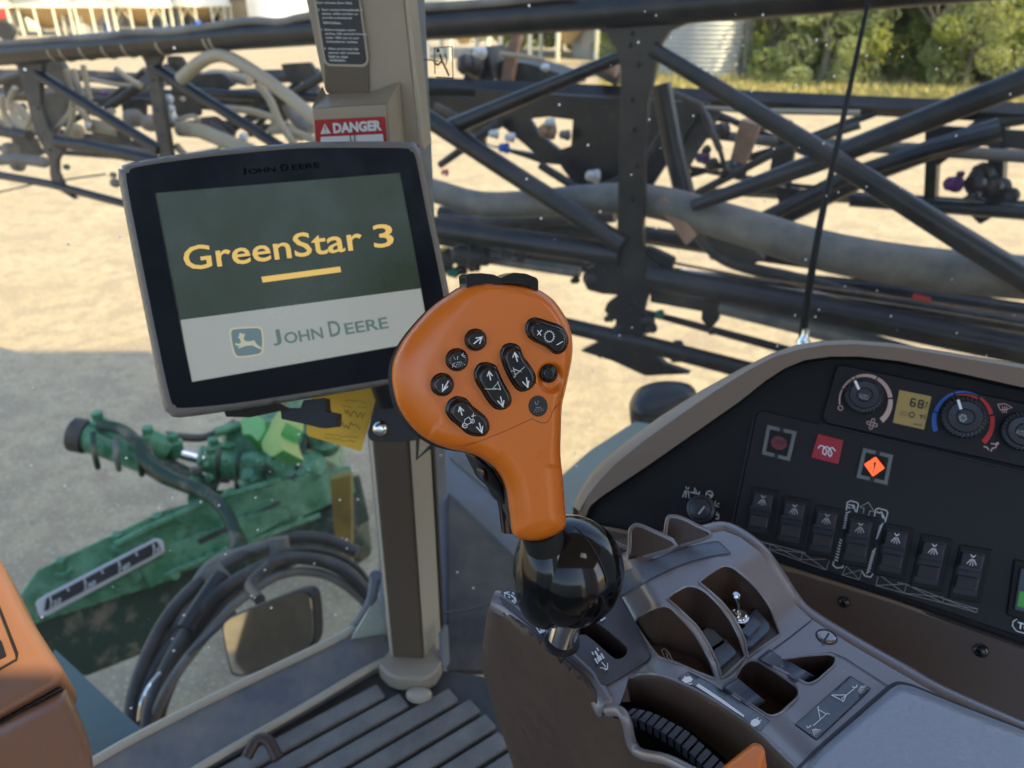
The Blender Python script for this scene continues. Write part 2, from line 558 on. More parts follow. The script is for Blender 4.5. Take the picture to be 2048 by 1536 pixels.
# ---------------------------------------------------------------- trees
def leaf_cloud(rng, clusters, n, size):
    V, F = [], []
    for i in range(n):
        cx, cy, cz, r = rng.choice(clusters)
        while True:
            q = Vector((rng.uniform(-1, 1), rng.uniform(-1, 1), rng.uniform(-1, 1)))
            if q.length < 1: break
        q = q.normalized() * (q.length ** .45) * r
        p = Vector((cx, cy, cz)) + Vector((q.x, q.y, q.z * .8))
        if p.z < .1: continue
        a = Vector((rng.gauss(0, 1), rng.gauss(0, 1), rng.gauss(0, .7))).normalized()
        bb = a.cross(Vector((rng.gauss(0, 1), rng.gauss(0, 1), rng.gauss(0, 1)))).normalized()
        s = size * rng.uniform(.6, 1.4)
        k = len(V)
        V += [p - a * s, p + bb * s * .45, p + a * s, p - bb * s * .45]
        F.append((k, k + 1, k + 2, k + 3))
    return V, F
def make_tree(seed, kind, label, h, spread, low, leaf, name='tree'):
    rng = random.Random(seed)
    root = empty(name, (0, 0, 0), label, 'tree', 'trees standing behind the yard')
    cl = []
    for i in range(34):
        z = rng.uniform(low, h)
        rr = spread * (1 - .35 * (z / h))
        a = rng.uniform(0, 6.28); q = rr * math.sqrt(rng.random())
        cl.append((q * math.cos(a), q * math.sin(a), z, rng.uniform(.45, 1.0)))
    mk('crown', leaf_cloud(rng, cl, 13000, leaf), kind, root, smooth=False)
    g = tube([(0, 0, -.1), (.1, 0, 1.5), (-.05, .1, h * .55), (.1, 0, h * .85)], [.16, .13, .09, .03], 8, smoothn=3)
    for i in range(9):
        c0 = cl[i * 3]; z0 = rng.uniform(.5, h * .6)
        g = join(g, tube([(0, 0, z0), (c0[0] * .5, c0[1] * .5, (z0 + c0[2]) / 2 + .2), (c0[0], c0[1], c0[2])], [.07, .04, .015], 6, smoothn=3))
    mk('trunk', g, 'bark', root)
    return root
def copy_tree(o, loc, rz=0, sc=1, label=None):
    c = o.copy(); COL.objects.link(c)
    c.location = loc; c.rotation_euler = (0, 0, rz); c.scale = (sc, sc, sc)
    if label: c['label'] = label
    def rec(src, dst):
        for ch in [q for q in bpy.data.objects if q.parent == src]:
            d = ch.copy(); COL.objects.link(d); d.parent = dst
            rec(ch, d)
    rec(o, c)
    return c
TA = make_tree(1, 'foliage_a', 'leafy dark green tree just right of the round steel bin', 6.0, 2.6, .4, .10)
TB = make_tree(2, 'foliage_b', 'lighter green tree with a forked pale trunk right of the antenna', 6.5, 2.8, .8, .095)
TC = make_tree(3, 'foliage_c', 'grey green willow shrub bulging before the dark trees', 4.0, 2.2, .3, .07, 'shrub')
TC['category'] = 'shrub'
def gpos(px, py): p = GROUND.hit(px, py); return p
TA.location = gpos(1530, 156); TB.location = gpos(1860, 172); TC.location = gpos(1640, 168); TB.scale = (1.1,) * 3
spots = [(TA, 1690, 150, 1.0, 'dark tree standing behind the grey green willow shrub'),
         (TB, 1760, 152, 1.1, 'tree left of the forked pale trunk, behind the antenna tip'),
         (TA, 1960, 168, 1.15, 'dark broad tree at the right edge of the picture, second from the end'),
         (TB, 2060, 172, 1.1, 'tree cut by the right edge of the picture'),
         (TA, 2190, 176, 1.2, 'tree standing just beyond the right edge'),
         (TB, 1590, 140, 1.1, 'back row tree between the steel bin and the willow shrub'),
         (TA, 1820, 142, 1.3, 'back row tree behind the forked pale trunk'),
         (TB, 1990, 146, 1.4, 'back row tree far right above the grass'),
         (TC, 1925, 176, .8, 'low willow shrub at the foot of the right hand trees'),
         (TB, 1420, 120, 1.4, 'tall tree behind the round steel bin'),
         (TA, 1240, 112, 1.3, 'tree seen through the boom post behind the hopper bins'),
         (TA, 1120, 104, 1.2, 'tree showing green behind the tan hopper cones'),
         (TB, 1030, 104, 1.2, 'tree behind the leftmost tan hopper cone'),
         (TB, 2330, 180, 1.3, 'farthest right tree out past the frame')]
for s, px, py, sc, lb in spots:
    copy_tree(s, gpos(px, py), rng.uniform(0, 6.28), sc, lb)
for k in range(14):
    copy_tree([TA, TB][k % 2], gpos(1490 + k * 62, 128 + 10 * (k % 3)), rng.uniform(0, 6.28), 1.35, 'leafy tree merged into the dense back row of the wood on the right')

# ---------------------------------------------------------------- bins and buildings
def cyl(c, r, z0, z1, n=40, r1=None):
    return lathe((c[0], c[1], 0), (0, 0, 1), [(r, z0), (r if r1 is None else r1, z1)], n)
def bin_on_legs(c, r, zb, h, label, material='corrugated', nleg=10, cone=True, brace=True):
    root = empty('grain_bin', (c[0], c[1], 0), label, 'grain bin', 'grain bins on legs across the yard')
    mk('wall', cyl(c, r, zb, zb + h), material, root)
    mk('roof', cyl(c, r * 1.02, zb + h, zb + h + r * .5, r1=.3), material, root)
    mk('ring_beam', lathe((c[0], c[1], 0), (0, 0, 1), [(r * 1.0, zb - .28), (r * 1.05, zb - .28), (r * 1.05, zb + .03), (r * 1.0, zb + .03)], 40), 'cream_paint', root)
    if cone: mk('hopper', cyl(c, .3, zb - r * .75 if zb - r * .75 > .5 else .5, zb - .25, r1=r * .96), 'tan_paint', root)
    for k in range(nleg):
        a = 2 * math.pi * (k + .35) / nleg
        x, y = c[0] + r * math.cos(a), c[1] + r * math.sin(a)
        a2 = 2 * math.pi * (k + 1.35) / nleg
        x2, y2 = c[0] + r * math.cos(a2), c[1] + r * math.sin(a2)
        mk('leg', tube([(x, y, 0), (x, y, zb - .28)], .11, 8), 'cream_paint', root)
        if brace and k % 2 == 0:
            mk('brace', join(tube([(x, y, zb * .35), ((x + x2) / 2, (y + y2) / 2, zb - .3)], .05, 6), tube([(x2, y2, zb * .35), ((x + x2) / 2, (y + y2) / 2, zb - .3)], .05, 6)), 'cream_paint', root)
    return root
def at_ground(px, py): p = GROUND.hit(px, py); return p
for px, py, r, zb, lb, mt, br in [(-60, 74, 2.9, 2.6, 'ribbed grain bin cut by the left edge of the picture', 'corrugated', False),
                           (68, 72, 2.9, 2.6, 'ribbed grain bin on open legs, first full one from the left', 'corrugated', False),
                           (150, 70, 2.6, 2.6, 'ribbed grain bin between the first bin and the smooth braced ones', 'corrugated', False),
                           (255, 62, 3.4, 2.5, 'smooth pale bin on braced legs above the left boom', 'white_paint', True),
                           (385, 57, 3.4, 2.5, 'smooth pale bin on braced legs nearest the cream tank', 'white_paint', True)]:
    p = at_ground(px, py)
    bin_on_legs((p.x, p.y + r), r, zb, 7, lb, mt, 12, True, br)
p = at_ground(545, 60)
tk = empty('storage_tank', p, 'tall smooth cream tank just left of the cab pillar', 'tank')
mk('wall', cyl((p.x, p.y + 3.2), 3.3, 1.2, 10), 'white_paint', tk)
mk('skirt', cyl((p.x, p.y + 3.2), 3.1, 0, 1.2), 'cream_paint', tk)
# shed wall and dark gaps behind the bins
p = at_ground(230, 60)
sh = empty('shed', (p.x, p.y + 9, 0), 'low brown shed behind the grain bins at the left', 'shed')
mk('wall', box((p.x - 3, p.y + 12, 2.2), (30, 0, 0), (0, .2, 0), (0, 0, 2.2)), 'shed_brown' if 'shed_brown' in MATS else mat('shed_brown', (.16, .14, .12), .8, var=.2, vscale=.5).name, sh)
mk('roof', bar((p.x - 33, p.y + 12, 4.45), (p.x + 27, p.y + 12, 4.45), 2, .12), 'dark_dusty', sh)
for px, py, lb in [(62, 62, 'round straw coloured tank standing among the bin legs'), (165, 68, 'pale sack heap under the third grain bin')]:
    p = at_ground(px, py)
    tag(mk('poly_tank', lathe(p, (0, 0, 1), [(.75, 0), (.8, .3), (.8, .95), (.6, 1.2), (.2, 1.3)], 20), 'cream_paint'), lb, 'tank')
for px, py, lb in [(217, 52, 'small blue drum behind the braced legs'), (398, 47, 'blue drum half hidden by the boom near the cream tank')]:
    p = at_ground(px, py + 14)
    tag(mk('drum', lathe(p, (0, 0, 1), [(.3, 0), (.32, .1), (.32, .9), (.3, .95)], 16), 'blue_paint'), lb, 'drum')
p = at_ground(8, 80)
tr = empty('parked_tractor', p, 'red machine parked at the far left edge', 'tractor')
mk('body', box((p.x - .6, p.y, 1.9), (.9, 0, 0), (0, .8, 0), (0, 0, .35)), 'red_paint', tr, bevel=.15)
mk('cabin', box((p.x - 1.1, p.y, 2.7), (.5, 0, 0), (0, .6, 0), (0, 0, .5)), 'cream_paint', tr, bevel=.1)
mk('wheel', lathe((p.x - .8, p.y - .9, .7), (0, 1, 0), [(.7, -.25), (.72, 0), (.7, .25)], 24), 'rubber', tr)
mk('wheel', lathe((p.x + .9, p.y - .9, .7), (0, 1, 0), [(.7, -.25), (.72, 0), (.7, .25)], 24), 'rubber', tr)
# hopper bins behind the right window
for px, py, r, lb in [(925, 122, 2.0, 'tan hopper bin on cream legs beside the exit sticker'), (1140, 122, 2.1, 'tan hopper bin on cream legs left of the boom post')]:
    p = at_ground(px, py)
    root = empty('hopper_bin', (p.x, p.y + r, 0), lb, 'hopper bin', 'tan hopper bins beyond the boom')
    c = (p.x, p.y + r)
    mk('wall', cyl(c, r, 3.0, 7), 'white_paint', root)
    mk('hopper', cyl(c, .25, .75, 2.95, r1=r * .97), 'tan_paint', root)
    mk('ring_beam', lathe((c[0], c[1], 0), (0, 0, 1), [(r, 2.85), (r + .1, 2.85), (r + .1, 3.05), (r, 3.05)], 32), 'cream_paint', root)
    for k in range(6):
        a = 2 * math.pi * (k + .2) / 6
        x, y = c[0] + (r + .05) * math.cos(a), c[1] + (r + .05) * math.sin(a)
        mk('leg', tube([(x, y, 0), (x, y, 2.9)], .12, 8), 'cream_paint', root)
# round steel silo left of the trees
p = at_ground(1420, 164)
si = empty('silo', (p.x, p.y, 0), 'round corrugated steel bin standing on the ground before the trees', 'silo')
mk('wall', cyl((p.x, p.y + 1.75), 1.72, 0, 6, 56), 'corrugated_white', si)
mk('roof', cyl((p.x, p.y + 1.75), 1.78, 6, 7, 56, r1=.2), 'corrugated_white', si)
mk('ladder', join(tube([(p.x + 1.35, p.y + .35, 0), (p.x + 1.35, p.y + .35, 6)], .055, 6), tube([(p.x + 1.55, p.y + .55, 0), (p.x + 1.55, p.y + .55, 6)], .055, 6)), 'grey_steel', si)
p = at_ground(1205, 118)
s2 = empty('silo', (p.x, p.y, 0), 'pale round bin whose edge shows beside the boom post gusset', 'silo')
mk('wall', cyl((p.x, p.y + 1.6), 1.6, 0, 6, 56), 'corrugated_white', s2)
mk('roof', cyl((p.x, p.y + 1.6), 1.65, 6, 7, 56, r1=.2), 'corrugated_white', s2)
# ================================================================ the folded spray boom
BN = Vector((.427, .905, 0))
BO = Vector((0, 3.1, 0))
def BP(h): return Plane(BO + BN.normalized() * h, BN)      # h metres behind the near face
def member(name, pts, wpx, h, m, parent, n=12, sm=0, h2=None, label=None):
    N = len(pts)
    P, Rr = [], []
    for i, (x, y) in enumerate(pts):
        hh = h if h2 is None else h + (h2 - h) * i / (N - 1)
        q = BP(hh).hit(x, y)
        w = wpx if not isinstance(wpx, (list, tuple)) else wpx[0] + (wpx[1] - wpx[0]) * i / (N - 1)
        P.append(q); Rr.append(w / 2 * (q - CAMV).dot(FW) / FPX)
    if sm:
        P = catmull(P, sm)
        Rr = [Rr[min(N - 1, int(i / sm))] + (Rr[min(N - 1, int(i / sm) + 1)] - Rr[min(N - 1, int(i / sm))]) * ((i % sm) / sm) for i in range(len(P))]
    o = mk(name, tube(P, Rr, n), m, parent)
    if label: o['label'] = label
    return o
def plate(name, poly, t, h, m, parent, r=0, bevel=.004):
    return mk(name, slab(rnd(poly, r) if r else poly, BP(h), t), m, parent, bevel=bevel)

o0 = BP(0).hit(1250, 300); o0.z = 0
boom = empty('spray_boom', (o0.x, o0.y, 1.0), 'near truss of the folded black spray boom crossing both windows', 'spray boom')
DS, DD = 'dark_steel', 'dark_dusty'
member('top_tube', [(-260, 128), (0, 107), (300, 84), (610, 62), (900, 46), (1300, 18), (1700, -14), (2300, -64)], [40, 74], .0, DS, boom, 20)
for x in (115, 138, 178, 222, 262, 330, 424, 436, 800):
    y = 107 - x * .0745 + 2
    q = BP(0).hit(x, y); a = BP(0).hit(x - 3, y); 
    d = (q - CAMV).dot(FW); rr = (40 + 34 * (x + 260) / 2560) / 2 * d / FPX + .0025
    T = (BP(0).hit(x + 20, y - 1.5) - q).normalized()
    mk('cable_tie', tube([q - T * .006, q + T * .006], rr, 20), 'hose_tan', boom)
member('cable', [(-200, 100), (50, 84), (120, 78), (190, 76), (260, 66), (330, 64), (400, 56), (500, 42), (560, 44), (620, 32), (800, 18), (950, 8), (1150, -12)], [11, 18], -.04, 'hose_grey', boom, 8, 5)
member('cable', [(110, 80), (180, 74), (280, 68), (400, 60), (480, 50), (620, 40)], [8, 10], -.02, 'hose_black', boom, 8, 5)
# posts: cut plates with flared gussets
plate('post_plate', [(20, 116), (95, 112), (84, 130), (78, 160), (80, 210), (95, 255), (108, 280), (125, 300), (112, 320), (112, 345), (125, 372), (150, 400), (105, 372), (100, 350), (98, 320), (88, 300), (72, 270), (62, 235), (52, 195), (42, 160), (34, 134)], .03, .02, DD, boom, 4)
plate('post_plate', [(262, 92), (345, 86), (325, 106), (315, 130), (318, 170), (330, 240), (345, 330), (322, 330), (306, 240), (298, 170), (290, 125), (280, 108)], .03, .02, DD, boom, 4)
member('brace', [(78, 150), (320, 300)], 22, .03, DS, boom)
member('brace', [(314, 138), (570, 300)], 22, .03, DS, boom)
member('brace', [(215, 216), (290, 165)], 18, .35, DD, boom)
member('brace', [(-40, 172), (50, 150)], 16, .35, DD, boom)
member('brace', [(455, 262), (620, 168), (760, 90)], 18, .35, DD, boom)
member('lower_tube', [(115, 284), (180, 292), (250, 308), (345, 330), (600, 385)], 24, .03, DS, boom)
member('lower_tube', [(-200, 240), (0, 262), (60, 272)], 22, .15, DD, boom)
member('guard_tube', [(-60, 340), (100, 368), (240, 405), (420, 455)], 16, .02, DS, boom)
member('guard_wire', [(-60, 392), (0, 384), (70, 368), (210, 348)], 4, .03, DS, boom, 6)
for L in ([(30, 175), (20, 200), (28, 230), (50, 255), (62, 230)], [(4, 190), (8, 225), (25, 255)], [(132, 138), (138, 165), (145, 190), (140, 225), (112, 262), (128, 276), (140, 250), (148, 215)],
          [(145, 138), (155, 165), (165, 190), (176, 195)], [(166, 130), (172, 160), (178, 192), (182, 200)]):
    member('hose', L, 11, .10, 'hose_tan', boom, 10, 5)
member('hose', [(362, 158), (400, 125), (428, 112), (455, 114), (500, 138), (560, 180), (640, 245)], 26, -.03, 'hose_tan', boom, 12, 6)
member('hose', [(515, 168), (540, 200), (560, 245), (590, 290)], 16, .12, 'hose_tan', boom, 10, 6)
member('hose', [(360, 258), (400, 262), (450, 282), (520, 310)], 30, .15, 'hose_tan', boom, 12, 6)
member('hose', [(410, 155), (440, 150), (500, 162)], 22, .5, 'hose_tan', boom, 12, 5)
member('hose', [(180, 250), (210, 256), (240, 262)], 26, .3, 'hose_tan', boom, 12, 5)
member('hose', [(352, 290), (365, 305), (380, 312), (440, 300)], 14, .1, 'hose_tan', boom, 10, 5)
member('hose', [(-80, 230), (0, 236), (40, 250), (60, 258)], 26, .3, 'hose_tan', boom, 12, 5)
for x, y, w, m_, hh in [(266, 236, 36, 'hose_grey', .3), (300, 246, 34, 'hose_grey', .3), (150, 262, 30, 'hose_tan', .3), (176, 250, 12, 'cap_white', .2), (337, 198, 17, 'cap_white', .1), (340, 217, 17, 'cap_white', .1), (344, 236, 20, 'cap_white', .1),
                        (487, 274, 17, 'cap_white', .2), (512, 230, 26, 'cap_white', .5), (365, 198, 10, 'hose_tan', .2), (90, 325, 16, 'hose_grey', .1), (230, 366, 18, 'hose_grey', .05), (226, 350, 12, 'hose_grey', .05), (252, 314, 18, 'grey_steel', .08), (262, 318, 12, 'grey_steel', .08),
                        (133, 334, 12, 'nozzle_green', .1), (208, 188, 10, 'nozzle_purple', .3), (45, 212, 12, 'hose_black', .3), (20, 300, 30, 'hose_grey', .3), (35, 330, 26, 'hose_grey', .3)]:
    q = BP(hh).hit(x, y); r = w / 2 * (q - CAMV).dot(FW) / FPX
    T = Vector((-.905, .427, 0))
    mk('nozzle_body', lathe(q - T * r, T, [(r * .55, 0), (r * .95, r * .3), (r, r), (r * .9, r * 1.6), (r * .5, r * 2)], 14), m_, boom)

# right of the pillar
plate('post_plate', [(1160, 38), (1395, 22), (1372, 48), (1340, 62), (1322, 88), (1312, 130), (1296, 200), (1290, 300), (1285, 480), (1290, 510), (1318, 532), (1360, 560), (1330, 580), (1296, 590), (1282, 640), (1290, 690), (1330, 730), (1380, 748), (1290, 752), (1225, 722), (1160, 702),
                     (1228, 668), (1232, 640), (1208, 622), (1214, 606), (1236, 590), (1205, 588), (1175, 580), (1165, 560), (1172, 540), (1196, 524), (1222, 505), (1234, 470), (1238, 300), (1242, 140), (1232, 95), (1212, 66), (1185, 55)], .035, -.01, DS, boom, 3)
member('brace', [(900, 256), (1245, 112)], [34, 24], .02, DS, boom)
member('brace', [(820, 214), (1245, 490)], [36, 40], -.02, DS, boom)
member('brace', [(1305, 98), (1700, 338), (2100, 590)], [30, 54], -.02, DS, boom)
member('brace', [(1385, 412), (1620, 330), (2150, 122)], [24, 56], .05, DS, boom)
member('brace', [(1322, 168), (1345, 290), (1372, 400)], [40, 42], .25, DS, boom)
member('brace', [(1330, 420), (1560, 300), (1720, 250)], [16, 16], .6, DD, boom)
member('lower_tube', [(700, 418), (880, 458), (1240, 512)], [44, 46], .0, DS, boom, 16)
member('lower_tube', [(1296, 552), (1600, 610), (2048, 700), (2300, 755)], [48, 66], .0, DS, boom, 16)
member('rear_lower_tube', [(880, 476), (1230, 540), (1600, 582), (2300, 690)], [30, 40], .45, DS, boom, 12)
member('rear_lower_tube', [(1290, 470), (1500, 500), (1800, 535), (2300, 590)], [36, 50], .5, DD, boom, 12)
member('guard_tube', [(1120, 648), (1300, 690), (1500, 742), (1800, 820)], [32, 40], .0, DS, boom)
member('spray_line', [(1440, 612), (1600, 650), (1750, 690), (2048, 780)], [34, 44], .05, 'grey_steel', boom, 12)
member('spray_line', [(880, 505), (940, 512), (1160, 545)], [20, 22], .1, 'grey_steel', boom, 10)
member('main_hose', [(760, 345), (870, 382), (960, 408), (1060, 408), (1180, 398), (1260, 398), (1330, 408), (1400, 428), (1500, 458), (1640, 500), (1800, 530), (2000, 552), (2300, 570)], [42, 92], .12, 'hose_grey', boom, 18, 6)
member('hose', [(880, 442), (980, 448), (1100, 438), (1230, 430)], 30, .35, 'hose_black', boom, 12, 6)
member('hose', [(1380, 450), (1450, 520), (1600, 560), (1800, 610), (2300, 690)], [20, 34], .2, 'hose_black', boom, 10, 6)
member('rod', [(1290, 515), (1500, 555), (1830, 600), (2100, 640)], 6, .1, 'rust', boom, 6)
member('rod', [(1290, 524), (1500, 566), (1830, 615), (2100, 660)], 3, .1, 'chrome', boom, 6)
plate('bracket', [(1308, 402), (1330, 396), (1395, 470), (1372, 492)], .04, .06, 'rust', boom, 3)
plate('bracket', [(1340, 392), (1385, 388), (1400, 430), (1372, 440)], .03, .10, 'rust', boom, 3)
plate('bracket', [(1392, 448), (1470, 470), (1530, 520), (1500, 530), (1420, 520)], .05, .2, DD, boom, 6)
plate('bracket', [(1405, 600), (1440, 608), (1438, 640), (1420, 660), (1402, 640)], .03, .02, DS, boom, 3)
plate('bracket', [(1300, 575), (1420, 600), (1410, 625), (1300, 605)], .03, .05, DD, boom, 3)
for x, y, w, m_ in [(1190, 556, 44, 'rubber'), (1275, 602, 34, DS), (1318, 628, 18, 'nozzle_green'), (1292, 640, 30, 'rubber'), (880, 520, 50, DD), (930, 510, 54, DD), (960, 512, 40, 'rubber'), (905, 545, 22, 'nozzle_green'), (870, 545, 40, DD), (885, 500, 12, 'yellow_paint'),
                    (1350, 695, 30, DS), (1010, 505, 24, DD), (1040, 520, 16, DD)]:
    q = BP(.02).hit(x, y); r = w / 2 * (q - CAMV).dot(FW) / FPX
    T = Vector((-.9, -.3, .1)).normalized()
    mk('nozzle_body', lathe(q - T * r, T, [(r * .6, 0), (r, r * .2), (r, r * .9), (r * .8, r), (r * .8, r * 1.5), (r * .5, r * 2)], 14), m_, boom)

# more hoses and brackets crowding the left window
for L, w, hh, m_ in [([(0, 200), (40, 215), (70, 262)], 12, .22, 'hose_tan'), ([(150, 205), (175, 240), (178, 262)], 13, .25, 'hose_tan'), ([(232, 138), (262, 160), (282, 172)], 12, .3, 'hose_tan'),
                     ([(185, 225), (205, 228), (226, 222)], 14, .3, 'hose_tan'), ([(355, 240), (385, 232), (400, 242)], 9, .1, 'hose_tan'), ([(575, 210), (590, 235), (625, 260)], 26, .2, 'hose_grey'),
                     ([(180, 300), (240, 296), (300, 305), (340, 300)], 12, .2, 'hose_grey'), ([(540, 262), (580, 262), (640, 285)], 16, .15, 'hose_tan'), ([(0, 320), (40, 318), (90, 325)], 22, .2, 'hose_grey'),
                     ([(330, 132), (350, 150), (345, 172)], 12, .25, 'hose_black'), ([(420, 250), (445, 262), (470, 292)], 12, .2, 'hose_black')]:
    member('hose', L, w, hh, m_, boom, 10, 5)
for P in ([(92, 128), (120, 122), (135, 150), (132, 190), (110, 185), (96, 160)], [(86, 186), (128, 182), (140, 205), (118, 250), (96, 246)], [(332, 112), (360, 112), (378, 140), (360, 160), (338, 150)],
          [(390, 236), (428, 232), (470, 262), (462, 284), (420, 268)], [(188, 248), (250, 268), (262, 290), (180, 280)]):
    plate('bracket', P, .02, .28, 'hose_black', boom, 6)
# second, farther truss folded behind the first
b2o = BP(1.6).hit(1500, 300); b2o.z = 0
b2 = empty('spray_boom', (b2o.x, b2o.y, 1.0), 'farther boom truss with dark rails and purple nozzle, folded behind the near one', 'spray boom')
member('top_rail', [(850, 172), (1240, 190), (1480, 200), (2048, 226), (2400, 240)], [34, 40], 0.83, DS, b2, 4)
member('top_rail', [(-200, 150), (140, 150), (300, 160), (640, 150)], [20, 26], 0.88, DD, b2, 4)
member('top_rail', [(-200, 186), (200, 190), (420, 196), (640, 186)], [26, 30], 0.77, DD, b2, 4)
member('lower_rail', [(1370, 395), (1480, 382), (1860, 404), (2400, 440)], [20, 26], 0.83, DS, b2, 4)
member('lower_rail', [(1300, 322), (1480, 354), (1560, 366)], [10, 12], 0.83, DS, b2, 4)
member('spray_line', [(1370, 262), (1500, 278), (1560, 285), (1700, 290), (2300, 330)], [18, 26], 0.74, 'hose_grey', b2, 10)
member('spray_line', [(1400, 215), (1500, 222), (1720, 226)], [9, 12], 0.72, 'hose_tan', b2, 8)
member('brace', [(1380, 350), (1580, 290), (1750, 225)], [14, 18], 0.83, DS, b2, 6)
member('brace', [(1420, 222), (1600, 300), (1720, 352)], [14, 18], 0.83, DS, b2, 6)
member('brace', [(1870, 320), (1960, 250), (2050, 235)], [30, 30], 0.83, DD, b2, 6)
member('brace', [(1480, 460), (1600, 400), (1700, 350), (1850, 300), (2000, 262)], [26, 34], 0.55, DS, b2, 8)
member('post', [(1870, 240), (1862, 400)], 30, 0.83, DS, b2, 4)
member('post', [(1572, 240), (1545, 385)], 28, 0.83, DS, b2, 4)
member('post', [(2000, 250), (1990, 420)], 40, 0.83, DS, b2, 4)
ep, _w = pocketed([(950, 180), (1240, 196), (1400, 206), (1390, 240), (1300, 380), (1190, 384), (1150, 372), (1120, 330), (1080, 326), (950, 282)], [[(1058, 238), (1100, 234), (1146, 240), (1142, 292), (1118, 300), (1080, 270)], [(968, 252), (1000, 250), (1050, 290), (1070, 308), (968, 290)]], BP(.66), .03, 20, floor=False, skirt=.03)
mk('end_plate', join(ep, _w), DS, b2)
plate('side_plate', [(1240, 196), (1420, 206), (1400, 232), (1385, 262), (1372, 320), (1300, 330), (1240, 330)], .04, 0.72, DS, b2, 6)
plate('side_plate', [(850, 190), (960, 196), (960, 275), (900, 250), (850, 250)], .04, 0.83, DS, b2, 6)
plate('side_plate', [(62, 190), (130, 195), (118, 250), (92, 262), (78, 230)], .04, 0.55, DD, b2, 8)
plate('side_plate', [(75, 112), (110, 108), (135, 150), (150, 170), (130, 185), (90, 170)], .04, 0.50, DD, b2, 8)
plate('side_plate', [(345, 120), (370, 130), (420, 170), (380, 185), (330, 165)], .04, 0.50, DD, b2, 8)
member('hose', [(350, 195), (420, 205), (520, 200), (560, 190)], [24, 24], 0.66, DD, b2, 8, 4)
member('hose', [(180, 178), (230, 184), (290, 180), (330, 168)], [9, 9], 0.72, 'hose_grey', b2, 8, 4)
member('lower_rail', [(340, 250), (420, 245), (620, 262)], [14, 16], 0.66, DD, b2, 6)
member('lower_rail', [(-100, 290), (60, 300), (230, 312), (380, 332)], [10, 14], 0.61, DD, b2, 6)
for x, y, w, hh, m_ in [(1905, 368, 34, 1.3, 'nozzle_purple'), (1920, 348, 14, 1.3, 'nozzle_purple'), (1960, 368, 56, 1.35, DS), (1995, 375, 40, 1.4, 'rubber'), (1405, 316, 26, 1.3, 'nozzle_purple'), (1470, 340, 40, 1.3, DS), (1440, 262, 34, 1.3, 'rubber'), (1186, 352, 28, 1.1, 'cap_white'),
                        (1100, 245, 20, 1.1, 'cap_white'), (1095, 262, 34, 1.12, 'rust'), (1130, 270, 22, 1.1, 'grey_steel'), (960, 105, 26, 1.3, 'cap_white'), (940, 130, 50, 1.6, DD), (1090, 135, 16, 1.4, 'cap_white'), (890, 268, 22, 1.3, 'cap_white'), (988, 268, 20, 1.0, 'cap_white'), (1020, 275, 20, 1.0, 'cap_white'), (1008, 296, 22, 1.0, 'blue_paint'),
                        (1560, 350, 22, 1.3, DS), (890, 345, 14, 1.4, 'red_paint'), (1870, 120, 1, 1, DS), (210, 255, 20, 1, 'hose_tan'), (230, 245, 22, 1, 'hose_tan'), (560, 250, 36, 1.2, 'hose_tan'), (590, 262, 40, 1.0, 'hose_tan')]:
    q = BP(hh * .55).hit(x, y); r = w / 2 * (q - CAMV).dot(FW) / FPX
    T = Vector((-.9, -.3, .1)).normalized()
    mk('nozzle_body', lathe(q - T * r, T, [(r * .5, 0), (r, r * .25), (r * .9, r * .9), (r * .7, r), (r * .8, r * 1.6), (r * .5, r * 2)], 12), m_, b2)
# engine and hydraulic clutter of the far boom, above its rail
plate('bracket', [(925, 160), (945, 96), (975, 92), (990, 160)], .2, 0.94, DD, b2, 4)
plate('bracket', [(990, 165), (1000, 120), (1060, 128), (1130, 150), (1140, 172)], .25, 1.04, 'dark_dusty', b2, 6)
plate('bracket', [(1010, 100), (1026, 66), (1040, 66), (1022, 165), (1000, 165)], .05, 0.99, 'rust', b2, 3)
member('hose', [(1000, 108), (1040, 112), (1090, 120)], 10, 0.94, 'hose_tan', b2, 8, 4)
plate('bracket', [(1190, 150), (1225, 112), (1240, 150), (1230, 172)], .1, 0.77, DD, b2, 3)
member('cylinder', [(1190, 128), (1235, 142)], [12, 26], 0.66, 'rust', b2, 10)
plate('bracket', [(1480, 240), (1520, 250), (1490, 330), (1460, 320)], .08, 0.44, 'rust', b2, 3)
